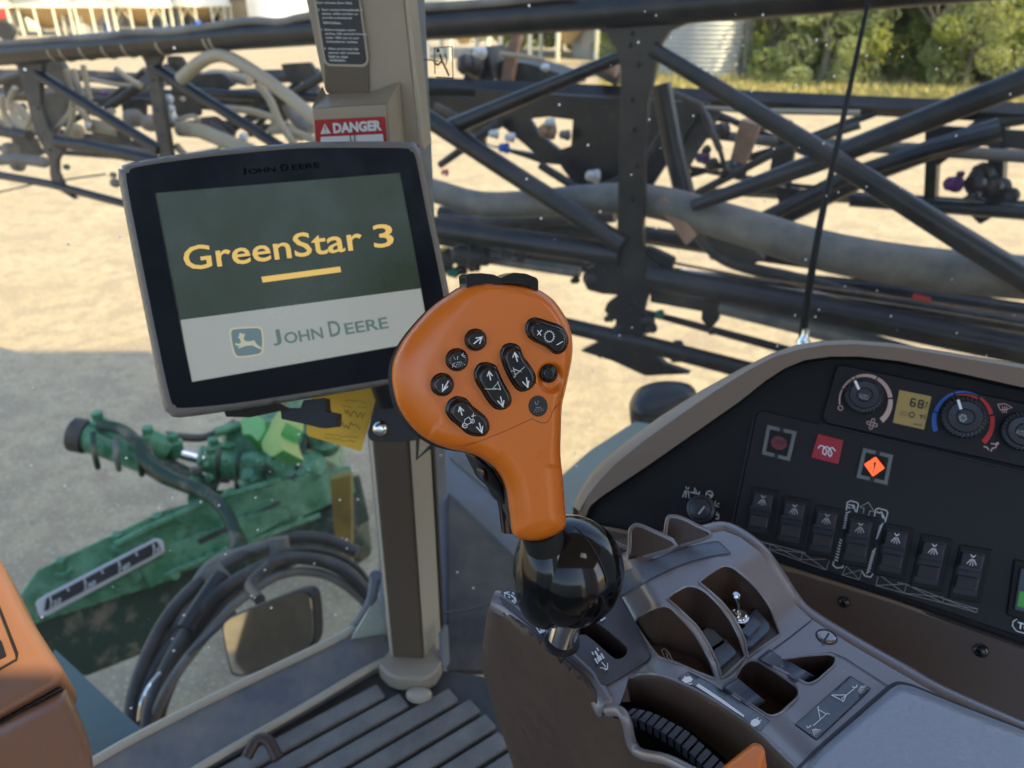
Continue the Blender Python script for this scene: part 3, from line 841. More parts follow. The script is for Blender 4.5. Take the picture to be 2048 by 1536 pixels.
# more of the folded sections seen through the right window
for nm_, pts, w, hh, m_ in [('rear_lower_tube', [(1560, 560), (1771, 583), (2048, 628), (2300, 670)], [34, 50], .3, DS), ('rail', [(1480, 356), (1600, 372), (1700, 380)], 9, .7, DS),
                       ('rail', [(1400, 232), (1480, 246), (1560, 262)], 9, .8, DS), ('brace', [(1500, 468), (1640, 400), (1760, 340), (1860, 300), (2000, 258)], [30, 46], .6, DS),
                       ('rail', [(1300, 470), (1500, 505), (1760, 540), (2300, 610)], [26, 40], .35, DS), ('rail', [(880, 425), (1000, 446), (1230, 470)], [26, 30], .4, DD),
                       ('rail', [(1288, 624), (1350, 640), (1500, 680), (1700, 735), (2048, 800)], [12, 22], .2, DS), ('brace', [(1080, 330), (1240, 430)], [16, 20], .5, DS), ('brace', [(880, 330), (1000, 245)], [14, 20], .6, DD),
                       ('brace', [(1330, 180), (1400, 210), (1440, 300)], 14, .5, DD), ('rail', [(1700, 400), (2048, 425), (2300, 445)], [26, 34], .75, DS), ('hose', [(1395, 210), (1420, 240), (1440, 300), (1452, 350)], 10, .6, 'hose_black'),
                       ('hose', [(1180, 380), (1230, 360), (1280, 330), (1330, 250)], 10, .5, 'hose_black'), ('hose', [(870, 210), (920, 240), (960, 300), (1000, 330)], 12, .55, 'hose_black'),
                       ('post', [(1730, 268), (1718, 310)], 16, .8, DS), ('post', [(1590, 255), (1576, 380)], 12, .7, DS)]:
    member(nm_, pts, w, hh, m_, boom, 10, 5 if nm_ == 'hose' else 0)
plate('bracket', [(1390, 214), (1440, 222), (1425, 262), (1398, 300), (1376, 340), (1350, 330), (1362, 260)], .02, .7, DD, boom, 6)
plate('bracket', [(1540, 248), (1600, 254), (1592, 280), (1580, 350), (1552, 352), (1556, 276)], .03, .65, DS, boom, 4)
plate('bracket', [(1545, 372), (1600, 378), (1596, 410), (1580, 432), (1562, 428), (1556, 400)], .02, .7, DS, boom, 4)
plate('bracket', [(1850, 250), (2048, 262), (2300, 280), (2300, 330), (2048, 300), (1900, 286), (1850, 300)], .03, .8, DS, boom, 4)
plate('bracket', [(1925, 395), (2060, 404), (2050, 440), (1990, 432), (1960, 450), (1930, 420)], .03, .8, DS, boom, 6)
plate('bracket', [(1185, 500), (1240, 492), (1300, 496), (1350, 520), (1330, 566), (1200, 566)], .04, .02, DS, boom, 8)
for k, (x, y) in enumerate([(1192, 52), (1216, 50), (1330, 44), (1356, 40), (1262, 66), (1258, 90), (1275, 130), (1262, 200), (1266, 260), (1270, 330), (1262, 400), (1268, 460), (1210, 540), (1240, 556), (1300, 546), (1325, 556), (1262, 620), (1264, 690), (1200, 712), (1320, 738),
                            (30, 122), (44, 121), (60, 120), (78, 119), (276, 98), (292, 97), (310, 95), (328, 93), (70, 142), (306, 160), (312, 220), (322, 270), (76, 216), (100, 300)]):
    q = BP(-.016).hit(x, y)
    mk('bolt', lathe(q, -BN.normalized(), [(.009, -.004), (.009, .004), (.005, .005), (.005, .010)], 6), DS, boom, smooth=False)
for x, y, w, m_, hh in [(1424, 330, 26, DS, .6), (1450, 346, 24, DS, .6), (1480, 352, 18, 'rubber', .6), (1412, 300, 18, DS, .6), (1440, 258, 22, 'rubber', .6), (1960, 350, 44, 'rubber', .75), (1984, 376, 36, DS, .75), (1946, 392, 26, DS, .7), (2020, 392, 30, 'rubber', .75), (1150, 560, 18, DS, .05),
                        (1218, 636, 20, DS, .0), (1236, 656, 22, 'rubber', .0), (1300, 656, 26, 'rubber', .02), (1306, 690, 22, DS, .02), (1352, 716, 22, DS, .0), (1420, 636, 24, DS, .05), (1424, 664, 14, DS, .05), (1800, 700, 16, 'cap_white', .1), (1720, 690, 14, 'nozzle_purple', .1), (2010, 760, 18, 'cap_white', .1),
                        (895, 520, 28, 'rubber', .05), (920, 540, 28, DS, .05), (948, 534, 24, DS, .05), (880, 560, 22, DS, .08), (1020, 500, 16, DS, .05), (1060, 512, 14, DS, .05)]:
    q = BP(hh).hit(x, y); r = w / 2 * (q - CAMV).dot(FW) / FPX
    T = Vector((-.8, -.3, .4 if int(x) % 2 else -.3)).normalized()
    mk('nozzle_body', lathe(q - T * r, T, [(r * .5, 0), (r * .9, r * .2), (r, r * .5), (r, r), (r * .7, r * 1.1), (r * .7, r * 1.6), (r * .45, r * 2)], 10), m_, boom)
for x, y, w in [(900, 52, 60), (1010, 44, 62), (1110, 36, 64), (1440, 14, 68), (1250, 405, 60), (1470, 450, 66), (1700, 512, 78), (1080, 404, 50)]:
    pass
# inner pipes and brackets behind the left window's truss
for nm_, pts, w, hh, m_ in [('inner_pipe', [(-100, 268), (60, 262), (180, 276), (330, 300)], 18, .45, DD), ('inner_pipe', [(130, 196), (330, 206), (620, 232)], 14, .5, DD), ('inner_pipe', [(350, 182), (480, 190), (640, 196)], 20, .35, DS),
                       ('brace', [(330, 255), (420, 200), (480, 150)], 12, .55, DD), ('brace', [(130, 250), (215, 200), (290, 140)], 12, .5, DD), ('brace', [(500, 270), (560, 200), (610, 150)], 12, .45, DD), ('brace', [(0, 250), (50, 215)], 10, .4, DD),
                       ('inner_pipe', [(180, 158), (240, 170), (300, 172)], 8, .4, 'hose_tan'), ('inner_pipe', [(430, 216), (500, 222), (560, 240)], 14, .3, 'hose_tan'), ('inner_pipe', [(-40, 205), (20, 215), (60, 240)], 14, .35, 'hose_tan')]:
    member(nm_, pts, w, hh, m_, boom, 10, 5)
for P in ([(380, 150), (440, 146), (470, 170), (430, 186), (390, 180)], [(500, 200), (560, 198), (600, 226), (560, 246), (510, 232)], [(240, 200), (290, 196), (290, 240), (250, 250)], [(345, 190), (400, 196), (400, 232), (352, 236)], [(0, 150), (44, 146), (50, 180), (10, 196)], [(20, 270), (70, 276), (84, 312), (30, 310)], [(560, 128), (620, 124), (640, 160), (580, 168)]):
    plate('bracket', P, .02, .42, DD, boom, 6)
# red and white marker tape on a lower rail
T_ = [(1800, 590, 1840, 600, 'red_paint')]
member('marker_tape', [(1826, 592), (1860, 600)], 12, .06, 'red_paint', boom, 8)
# whip antenna outside the right window
a0, a1 = at(1605, 682, 1.35), at(1745, -40, 1.75)
P = [at(1605, 690, 1.35), at(1612, 620, 1.37), at(1640, 450, 1.44), at(1690, 220, 1.57), at(1750, -60, 1.8)]
an = empty('whip_antenna', at(1603, 700, 1.35), 'black whip antenna on a chromed spring base outside the right window', 'antenna')
mk('rod', tube(P, [.0080, .0048], 10, smoothn=6), 'antenna_black' if 'antenna_black' in MATS else mat('antenna_black', (.006, .006, .006), .7, spec=.1).name, an)
mk('base', lathe(at(1601, 712, 1.35), (0.03, 0, 1), [(.016, 0), (.016, .012), (.012, .016), (.012, .03), (.007, .036), (.006, .05)], 16), 'chrome', an)
# ================================================================ green machine in front of the cab, mirror
MG, GD = 'machine_green', 'green_dirty'
ax = empty('front_axle', (-1.2, 2.4, 0), 'dirty green front axle beam with a black ruler decal, seen through the lower window', 'axle')
def beamP(h): 
    return Plane(at(350, 1120, 2.55) + Vector((.5, .82, 0)) * h, (.48, .80, -.36))
AX = plane3((0, 1200, 2.35), (700, 960, 2.9), (250, 1330, 2.5))      # outer side of the axle
AT = plane3((0, 1200, 2.35), (700, 960, 2.9), (560, 940, 3.05))
def apl(name, poly, t, sf, m, r=0, bevel=.004, h=0):
    return mk(name, slab(rnd(poly, r) if r else poly, sf, t, h), m, ax, bevel=bevel)
apl('beam', [(60, 1200), (320, 1075), (560, 985), (720, 950), (740, 1040), (560, 1150), (330, 1290), (175, 1352), (60, 1352)], .25, AX, GD)
apl('top_flange', [(40, 1190), (75, 1140), (330, 1020), (700, 930), (712, 985), (330, 1165), (95, 1240), (60, 1252)], .03, AX, MG, h=.03)
apl('decal_plate', [(88, 1192), (312, 1076), (326, 1080), (331, 1104), (318, 1112), (94, 1232), (78, 1234), (70, 1205)], .012, AX, 'print_white', 6, h=.085)
apl('decal', [(92, 1197), (313, 1082), (324, 1102), (88, 1224)], .004, AX, 'decal_black', 3, h=.090)
fr = pxframe(AX, .094)
G = ([], [])
for k in range(7):
    u = k / 6; x = 100 + 206 * u; y = 1193 - 106 * u
    G = join(G, ribbon([[(x, y), (x + 3, y + 7 + (5 if k % 2 == 0 else 0))]], fr, 3.5))
    if k % 2 == 0:
        fx = frame3(AX, (x, y + 24), (x + 22, y + 12), (x + 1, y + 13), .094)
        G = join(G, text(['122', '130', '140', '152'][k // 2], fx, 0, 1, 0, 1, .03))
mk('numerals', G, 'print_white', ax)
apl('bracket', [(270, 1110), (560, 1015), (570, 1035), (300, 1178)], .05, AX, MG, 4, h=.06)
apl('bracket', [(470, 1040), (570, 1010), (580, 1035), (490, 1085)], .05, AX, MG, 4, h=.08)
apl('bracket', [(240, 1090), (330, 1035), (380, 1060), (330, 1120), (270, 1170)], .06, AX, MG, 6, h=.05)
for x, y in [(123, 1130), (236, 1078), (316, 1040)]:
    q = AX.hit(x, y, .04)
    mk('bolt', lathe(q - Vector((0, 0, .03)), (0, 0, 1), [(.03, 0), (.03, .012), (.018, .014), (.018, .05), (.012, .055)], 6), MG, ax)
# steering cylinder and knuckle
def gt(name, pts, r, m, n=14, sm=0, parent=None):
    P = [at(*p) for p in pts]
    return mk(name, tube(P, r, n, smoothn=sm), m, parent or ax)
gt('cylinder', [(162, 872, 2.75), (180, 874, 2.75), (182, 876, 2.75), (215, 886, 2.77), (290, 915, 2.8)], [.05, .05, .055, .055, .058], MG)
gt('cylinder_cap', [(148, 868, 2.75), (176, 874, 2.75)], .062, 'dark_dusty')
gt('cylinder', [(290, 880, 2.8), (330, 898, 2.85)], [.05, .055], MG)
gt('cylinder_rod', [(330, 898, 2.85), (420, 922, 2.9)], .022, 'chrome')
gt('cylinder', [(405, 915, 2.9), (460, 930, 2.95), (540, 945, 3.0)], [.05, .06, .05], MG)
gt('cylinder', [(270, 905, 2.8), (340, 945, 2.85), (430, 985, 2.9)], [.045, .05, .04], GD)
for x, y, d in [(200, 850, 2.75), (300, 878, 2.8), (350, 893, 2.85), (430, 900, 2.9), (460, 912, 2.95)]:
    q = at(x, y, d)
    mk('port', lathe(q, (0, 0, 1), [(.03, -.04), (.03, .02), (.02, .025), (.02, .05)], 8), MG, ax)
gt('hose', [(200, 850, 2.72), (240, 858, 2.7), (275, 885, 2.68), (290, 920, 2.65), (340, 955, 2.6), (400, 980, 2.55), (445, 1015, 2.5), (468, 1060, 2.45), (474, 1110, 2.4), (462, 1150, 2.4)], .021, GD, 12, 6)
gt('hose', [(292, 890, 2.72), (310, 925, 2.66), (370, 965, 2.6), (425, 995, 2.56), (455, 1030, 2.5), (484, 1080, 2.45), (488, 1120, 2.4), (470, 1160, 2.4)], .014, GD, 12, 6)
gt('hose', [(330, 870, 2.9), (400, 876, 2.95), (440, 862, 3.0), (470, 845, 3.0)], .016, 'hose_black', 10, 5)
apl2 = lambda name, poly, d0, d1, m, t=.08, r=8: mk(name, slab(rnd(poly, r), plane3((poly[0][0], poly[0][1], d0), (poly[1][0], poly[1][1], d0), (poly[2][0], poly[2][1], d1)), t), m, ax, bevel=.012)
apl2('knuckle', [(480, 838), (502, 824), (528, 838), (532, 860), (516, 884), (500, 868), (484, 870)], 3.0, 2.9, 'green_sunlit' if 'green_sunlit' in MATS else mat('green_sunlit', (.05, .34, .04), .35, var=.2, vscale=9).name , .1, 6)  # brighter green on these lobes carries sunlight in its colour
apl2('knuckle', [(520, 880), (540, 846), (556, 822), (578, 818), (572, 846), (560, 868), (566, 900), (544, 914), (526, 902)], 2.98, 2.9, 'green_sunlit', .05, 4)
apl2('knuckle', [(560, 818), (600, 800), (640, 812), (650, 850), (610, 870), (580, 850)], 3.1, 3.0, MG, .12, 6)
apl2('knuckle', [(540, 880), (600, 850), (640, 800), (660, 900), (690, 960), (600, 970), (545, 930)], 3.05, 2.9, MG, .15, 14)
apl2('knuckle', [(440, 930), (520, 920), (600, 900), (690, 940), (700, 1010), (560, 1000), (460, 960)], 3.0, 2.85, MG, .15, 14)
apl2('spindle_housing', [(560, 960), (690, 930), (700, 1040), (640, 1080), (560, 1040)], 2.95, 2.8, GD, .3, 14)
gt('link', [(480, 850, 3.0), (430, 865, 2.95)], .02, 'machine_green')
gt('link', [(440, 940, 2.95), (520, 925, 2.9), (600, 950, 2.85)], .045, MG, 12, 5)
gt('link', [(380, 1005, 2.9), (540, 985, 2.95), (640, 940, 3.0)], .035, MG, 12, 0)
for i, (x, y, d, r) in enumerate([(575, 880, 2.9, .07), (620, 935, 2.85, .06), (560, 945, 2.85, .05), (650, 880, 2.95, .06), (500, 960, 2.85, .045)]):
    mk('boss', lathe(at(x, y, d), (.1, -.5, 1), [(r * .6, -.04), (r, -.03), (r, .02), (r * .7, .03), (r * .5, .05)], 16), MG, ax)
mk('plate', slab([(660, 960), (702, 950), (704, 1150), (690, 1150), (668, 1060)], Plane(at(690, 1050, 2.7), (0, 1, 0)), .03), mat('ochre_paint', (.28, .19, .03), .5, var=.3, vscale=8).name, ax)

# crisp small parts on the castings: bolts, grease fittings, hose ends, ribs
rng = random.Random(21)
for k in range(24):
    t_ = rng.random(); t_ = .35 + .65 * t_; x = 200 + 480 * t_; y = 885 + 80 * t_ + rng.uniform(-24, 60); d = 2.72 + .2 * t_ - .02
    q = at(x, y, d - .06); r = rng.uniform(.008, .018)
    T = Vector((rng.uniform(-.6, .6), rng.uniform(-.9, -.1), rng.uniform(.2, 1))).normalized()
    n_ = rng.choice([6, 6, 12])
    mk('fitting', lathe(q, T, [(r, -.02), (r, r * .8), (r * .6, r * .9), (r * .6, r * 1.8), (r * .3, r * 1.9)], n_), rng.choice([MG, MG, GD, 'grey_steel', 'rubber', MG]), ax, sharp=30)
for x0, y0, x1, y1, d in [(186, 866, 196, 936, 2.72), (232, 878, 238, 940, 2.74), (282, 896, 284, 950, 2.76), (404, 895, 400, 945, 2.86), (438, 900, 436, 962, 2.88), (478, 905, 474, 975, 2.9), (540, 905, 545, 985, 2.9), (610, 880, 604, 960, 2.92)]:
    mk('clamp_band', tube([at(x0, y0, d - .05), at((x0 + x1) / 2 - 3, (y0 + y1) / 2, d - .09), at(x1, y1, d - .05)], .010, 8, smoothn=4), rng.choice([MG, 'grey_steel', GD]), ax)
for pts, r in [([(230, 1090), (330, 1040), (420, 1002), (560, 960)], .012), ([(330, 1150), (480, 1090), (640, 1030)], .010)]:
    mk('flange_lip', tube([AX.hit(x, y, .07) for x, y in pts], r, 8), MG, ax)
apl('slot', [(395, 1080), (520, 1020), (560, 1000), (560, 1008), (400, 1090)], .004, AX, 'hose_black', 0, 0, h=.064)
for x, y in [(420, 1110), (450, 1100), (510, 1060), (350, 1150), (600, 1040)]:
    q = AX.hit(x, y, .065)
    mk('bolt', lathe(q, AX.n, [(.016, -.01), (.016, .010), (.008, .012)], 6), MG, ax, smooth=False)
hs = empty('hose_bundle', at(320, 1500, 2.0), 'bundle of black hydraulic hoses curving down beside the mirror', 'hoses')
for pts, r, m in [
    ([(262, 1500, 1.9), (266, 1400, 1.95), (300, 1300, 2.0), (350, 1215, 2.05), (420, 1150, 2.1), (520, 1095, 2.2), (600, 1075, 2.25), (660, 1082, 2.3), (715, 1105, 2.3)], .019, 'hose_black'),
    ([(285, 1520, 1.9), (285, 1420, 1.95), (315, 1330, 2.0), (375, 1250, 2.05), (430, 1190, 2.1)], .022, 'hose_black'),
    ([(300, 1520, 1.85), (298, 1430, 1.9), (330, 1340, 1.95), (390, 1240, 2.0), (450, 1175, 2.05), (560, 1120, 2.15), (640, 1122, 2.2), (700, 1150, 2.2), (745, 1200, 2.2)], .018, 'hose_black'),
    ([(310, 1525, 1.85), (306, 1450, 1.9), (345, 1360, 1.9), (420, 1262, 2.0), (480, 1200, 2.05), (560, 1150, 2.15), (630, 1145, 2.2), (690, 1170, 2.2), (740, 1215, 2.2)], .013, 'hose_grey'),
    ([(265, 1440, 2.0), (310, 1320, 2.05), (355, 1250, 2.05), (395, 1165, 2.1), (440, 1120, 2.15), (555, 1085, 2.2)], .016, 'hose_grey'),
    ([(375, 1310, 1.9), (430, 1262, 1.95), (470, 1225, 2.0)], .006, 'hose_black')]:
    gt('hose', pts, r, m, 12, 6, hs)
gt('sleeve', [(372, 1260, 1.98), (400, 1215, 2.02), (445, 1150, 2.08)], .026, 'dark_steel', 12, 4, hs)
gt('clip', [(556, 1075, 2.2), (562, 1140, 2.2)], .03, 'hose_grey', 8, 0, hs)
gt('clip', [(420, 1140, 2.1), (455, 1180, 2.1)], .032, 'hose_grey', 8, 0, hs)
gt('blue_line', [(278, 1440, 1.85), (285, 1400, 1.85), (300, 1370, 1.88), (322, 1345, 1.9)], .005, 'chrome', 8, 5, hs)

for k, (dx, dy, r, m_) in enumerate([(14, -6, .008, 'hose_black'), (-10, 8, .010, 'hose_grey'), (24, 10, .007, 'hose_black'), (6, 16, .012, 'hose_black')]):
    gt('hose', [(300 + dx, 1520, 1.86), (300 + dx, 1430 + dy, 1.92), (335 + dx, 1335 + dy, 1.96), (395 + dx, 1236 + dy, 2.02), (456 + dx, 1166 + dy, 2.08), (560 + dx, 1110 + dy, 2.18), (650, 1108 + dy, 2.24), (712, 1138 + dy, 2.26), (750, 1190 + dy, 2.26)], r, m_, 10, 6, hs)
for x, y, d in [(300, 1400, 1.9), (352, 1300, 1.95), (520, 1128, 2.12), (640, 1100, 2.2)]:
    gt('hose_tie', [(x - 14, y - 10, d - .03), (x + 14, y + 8, d - .03)], .030, 'rubber', 12, 0, hs) if False else None
# rear view mirror low outside the corner window
MP = Plane(at(535, 1270, 1.75), (-.52, -1.03, .36))
mo = [(443, 1262), (452, 1240), (480, 1225), (560, 1193), (600, 1180), (618, 1184), (626, 1205), (630, 1262), (624, 1290), (600, 1312), (545, 1332), (490, 1352), (468, 1352), (458, 1338)]
mr = empty('side_mirror', MP.hit(535, 1345), 'rounded side mirror reflecting the gravel, outside the lower corner of the window', 'mirror')
mk('housing', slab(curve2(mo, 4), MP, .03, -.002), 'rubber', mr, bevel=.004)
cxm, cym = 536, 1268
mk('glass', slab(curve2([(cxm + (x - cxm) * .955, cym + (y - cym) * .94) for x, y in mo], 4), MP, .002, .0015), 'mirror_glass', mr)
gt('arm', [(560, 1330, 1.78), (570, 1370, 1.75), (600, 1380, 1.7)], .02, 'rubber', 10, 4, mr)
gt('arm', [(520, 1200, 1.85), (500, 1170, 1.95), (540, 1130, 2.0)], .014, 'hose_black', 10, 4, mr)
# teal walkway edges
dk = plane3((140, 1250, 1.35), (305, 1480, 1.25), (180, 1536, 1.2))
tag(mk('walkway_plate', slab([(108, 1296), (128, 1314), (318, 1490), (320, 1580), (150, 1580), (100, 1420)], dk, .02), 'teal_paint', bevel=.003), 'dusty teal step plate below the window beside the steering column', 'step plate')
dk2 = plane3((1130, 960, 1.9), (1260, 840, 1.9), (1140, 1010, 1.7))
tag(mk('walkway_plate', slab([(1110, 962), (1180, 900), (1270, 842), (1330, 850), (1300, 930), (1200, 1010), (1140, 1060), (1100, 1020)], dk2, .02), 'teal_paint', bevel=.003), 'pale teal platform edge between the lever and the side console', 'platform')
tk2 = plane3((1260, 800, 2.0), (1380, 770, 2.0), (1300, 840, 1.95))
tag(mk('fuel_cap', inflate(curve2([(1258, 812), (1275, 778), (1310, 764), (1350, 762), (1385, 772), (1390, 800), (1330, 838), (1275, 842)], 4), tk2, 30, .05, 8, .05), 'dark_steel'), 'black domed cap beyond the left shoulder of the side console', 'tank cap')
# plain blue grey panel seen in the gap between pillar and lever
tp = plane3((905, 900, 1.9), (1020, 1060, 1.8), (900, 1290, 1.6))
pn = empty('gap_panel', tp.hit(950, 1290), 'dull blue grey panel in the gap between the cab pillar and the lever', 'panel')
mk('sheet', slab([(760, 890), (905, 870), (960, 905), (1100, 1015), (1120, 1330), (900, 1330), (760, 1330)], tp, .03), mat('panel_grey', (.20, .235, .29), .45, var=.15, vscale=6, vcol=(.15, .15, .15)).name, pn, bevel=.004)
mk('groove', slab([(900, 915), (915, 905), (1005, 985), (1035, 1035), (1022, 1040), (998, 998)], tp, .004, .004), 'hose_grey', pn)
mk('skirt', slab([(898, 985), (1120, 1200), (1120, 1340), (898, 1340)], tp, .03, .03), 'dark_dusty', pn)
mk('cable', tube([tp.hit(x, y, .1) for x, y in [(850, 1225), (905, 1224), (950, 1216), (1000, 1196)]], .003, 8, smoothn=5), 'hose_black', pn)

# ================================================================ the cab shell
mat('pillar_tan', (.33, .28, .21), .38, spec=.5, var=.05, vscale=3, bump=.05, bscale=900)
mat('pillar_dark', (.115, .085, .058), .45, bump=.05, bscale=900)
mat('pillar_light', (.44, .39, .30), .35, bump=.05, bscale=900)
mat('seal_grey', (.16, .18, .21), .5, var=.2, vscale=20)
mat('seal_black', (.015, .015, .016), .5)
mat('floor_mat', (.17, .16, .15), .5, var=.25, vscale=14, vcol=(.22, .20, .175), bump=.3, bscale=400)
mat('floor_plain', (.05, .048, .045), .5, var=.3, vscale=10, bump=.3, bscale=300)
mat('sill_grey', (.17, .18, .195), .5, var=.35, vscale=12, vcol=(.22, .20, .17))
mat('roof_liner', (.62, .58, .52), .8)
gl = bpy.data.materials.new('window_glass'); gl.use_nodes = True; MATS['window_glass'] = gl
t = gl.node_tree
for n in list(t.nodes): t.nodes.remove(n)
out = t.nodes.new('ShaderNodeOutputMaterial')
tr = t.nodes.new('ShaderNodeBsdfTransparent'); tr.inputs[0].default_value = (.93, .96, .95, 1)
gs = t.nodes.new('ShaderNodeBsdfGlossy'); gs.inputs['Roughness'].default_value = .02
df = t.nodes.new('ShaderNodeBsdfDiffuse'); df.inputs[0].default_value = (.55, .55, .53, 1)
tl = t.nodes.new('ShaderNodeBsdfTranslucent'); tl.inputs[0].default_value = (.5, .5, .48, 1)
ds = t.nodes.new('ShaderNodeAddShader'); t.links.new(df.outputs[0], ds.inputs[0]); t.links.new(tl.outputs[0], ds.inputs[1])
fz = t.nodes.new('ShaderNodeLayerWeight'); fz.inputs[0].default_value = .12
m1 = t.nodes.new('ShaderNodeMixShader')
fm = t.nodes.new('ShaderNodeMath'); fm.operation = 'MULTIPLY'; fm.inputs[1].default_value = .35
t.links.new(fz.outputs['Fresnel'], fm.inputs[0])
t.links.new(fm.outputs[0], m1.inputs[0]); t.links.new(tr.outputs[0], m1.inputs[1]); t.links.new(gs.outputs[0], m1.inputs[2])
tc = t.nodes.new('ShaderNodeTexCoord')
vo = t.nodes.new('ShaderNodeTexVoronoi'); vo.inputs['Scale'].default_value = 48; t.links.new(tc.outputs['Object'], vo.inputs[0])
vl = t.nodes.new('ShaderNodeMath'); vl.operation = 'LESS_THAN'; vl.inputs[1].default_value = .085; t.links.new(vo.outputs['Distance'], vl.inputs[0])
cs = t.nodes.new('ShaderNodeSeparateColor'); t.links.new(vo.outputs['Color'], cs.inputs[0])
cg = t.nodes.new('ShaderNodeMath'); cg.operation = 'GREATER_THAN'; cg.inputs[1].default_value = .62; t.links.new(cs.outputs[0], cg.inputs[0])
mu = t.nodes.new('ShaderNodeMath'); mu.operation = 'MULTIPLY'; t.links.new(vl.outputs[0], mu.inputs[0]); t.links.new(cg.outputs[0], mu.inputs[1])
v2 = t.nodes.new('ShaderNodeMath'); v2.operation = 'MULTIPLY'; v2.inputs[1].default_value = .8; t.links.new(mu.outputs[0], v2.inputs[0])
ns = t.nodes.new('ShaderNodeTexNoise'); ns.inputs['Scale'].default_value = 4; ns.inputs['Detail'].default_value = 7; t.links.new(tc.outputs['Object'], ns.inputs[0])
nr = t.nodes.new('ShaderNodeMapRange'); nr.inputs['From Min'].default_value = .35; nr.inputs['From Max'].default_value = .75; nr.inputs['To Min'].default_value = .006; nr.inputs['To Max'].default_value = .035
t.links.new(ns.outputs['Fac'], nr.inputs[0])
ad = t.nodes.new('ShaderNodeMath'); ad.operation = 'ADD'; ad.use_clamp = True; t.links.new(v2.outputs[0], ad.inputs[0]); t.links.new(nr.outputs[0], ad.inputs[1])
m2 = t.nodes.new('ShaderNodeMixShader'); t.links.new(ad.outputs[0], m2.inputs[0]); t.links.new(m1.outputs[0], m2.inputs[1]); t.links.new(ds.outputs[0], m2.inputs[2])
t.links.new(m2.outputs[0], out.inputs[0])

FZ = EYE - .95
FLOOR = Plane((0, 0, FZ), (0, 0, 1))
cab = empty('sprayer_cab', (0, 0, FZ), 'tan and brown sprayer cab shell with corner pillar, windows and ribbed floor', 'cab')
def vline(px, py, dz=0): return FLOOR.hit(px, py)
def prism(base_px, z0, z1, m, name, shift=(0, 0, 0), bevel=.003):
    B = [FLOOR.hit(x, y) + Vector(shift) for x, y in base_px]
    n = len(B)
    lo = [Vector((q.x, q.y, z0)) for q in B]; hi = [Vector((q.x, q.y, z1)) for q in B]
    return mk(name, (lo + hi, [tuple(range(n)), tuple(range(2 * n - 1, n - 1, -1))] + [(i, (i + 1) % n, (i + 1) % n + n, i + n) for i in range(n)]), m, cab, bevel=bevel)
ZT = EYE + .85
# corner pillar: dark face, lighter right face, edge strips
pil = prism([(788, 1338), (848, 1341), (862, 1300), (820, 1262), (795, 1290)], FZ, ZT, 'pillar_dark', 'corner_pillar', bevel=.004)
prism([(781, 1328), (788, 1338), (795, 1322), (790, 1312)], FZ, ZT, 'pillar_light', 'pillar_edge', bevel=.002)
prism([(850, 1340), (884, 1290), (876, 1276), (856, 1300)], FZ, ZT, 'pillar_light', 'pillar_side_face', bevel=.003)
prism([(886, 1291), (891, 1284), (880, 1270), (876, 1276)], FZ, ZT, 'seal_black', 'window_seal', bevel=.001)
prism([(772, 1262), (790, 1300), (800, 1285), (782, 1255)], FZ + .05, ZT, 'seal_grey', 'window_frame', bevel=.003)
prism([(884, 1255), (906, 1228), (896, 1216), (874, 1245)], FZ + .25, ZT, 'seal_grey', 'window_frame', bevel=.003)
# upper pillar cover and its ledge
PF = Plane((0, (FLOOR.hit(815, 1341)).y - .035, 0), (0.06, 1, 0))
mk('pillar_cover', slab(rnd([(650, 180), (600, -60), (800, -60), (838, 290), (778, 310)], 2), PF, .06, .0), 'pillar_tan', cab, bevel=.005)
mk('cover_edge', slab([(800, -60), (812, -60), (850, 300), (838, 300)], PF, .05, -.002), 'pillar_light', cab, bevel=.002)
mk('cover_recess', slab(rnd([(647, 100), (735, 100), (738, 186), (652, 188)], 10), PF, .004, .003), 'pillar_dark', cab)
mk('pillar_ledge', join(slab([(623, 216), (774, 207), (790, 420), (640, 420)], PF, .06, .045), ([PF.hit(623, 216, .045), PF.hit(774, 207, .045), PF.hit(800, 163, .003), PF.hit(735, 186, .003), PF.hit(652, 188, .003), PF.hit(645, 172, .003)], [(0, 1, 2, 3, 4, 5)]),
                        ([PF.hit(774, 207, .045), PF.hit(800, 163, .003), PF.hit(822, 420, .003), PF.hit(790, 420, .045)], [(0, 1, 2, 3)])), 'pillar_tan', cab, bevel=.002)
fr = pxframe(PF, .006)
st = mk('instruction_sticker', slab(rnd([(618, -60), (712, -60), (738, 122), (730, 134), (656, 132), (647, 124)], 6), PF, .0006, .0042), 'pillar_light', cab)
mk('sticker_face', slab(rnd([(622, -60), (709, -60), (733, 122), (726, 129), (658, 128), (651, 121)], 6), PF, .0006, .0052), 'decal_black', cab)
rng = random.Random(5)
G = ([], [])
rows = [('speed engine to idle for', -6), ('four minutes (low idle).', 8), ('2  Start engine immediately if', 22), ('    station while working to', 30), ('    provide turbocharger', 38), ('    lubrication.', 47),
        ('3  Before stopping warm', 62), ('    engine, idle several minutes', 70), ('    under 1000 rpm to cool', 78), ('    turbocharger turbine.', 86), ('4  After prolonged idle', 100), ('    operate with moderate', 108), ('    load to clear', 115), ('    combustion.', 122)]
for s, y in rows:
    x0 = 632 + y * .165 + (0 if s[0] != ' ' else 7); w = 3.0 * len(s.strip())
    fx = frame3(PF, (x0, y + .6), (x0 + w, y + 1.6), (x0 - .8, y - 5.2), .0066)
    G = join(G, text(s.strip(), fx, 0, 1, 0, 1, .02))
mk('sticker_print', G, 'print_white', cab)
DP = lambda h: Plane(PF.o + PF.n * (.045 + h), PF.n)
mat('sticker_red', (.38, .015, .012), .4)
mk('danger_sticker', slab(rnd([(629, 240), (770, 233), (782, 420), (640, 420)], 4), DP(.001), .0006), 'sticker_red', cab)
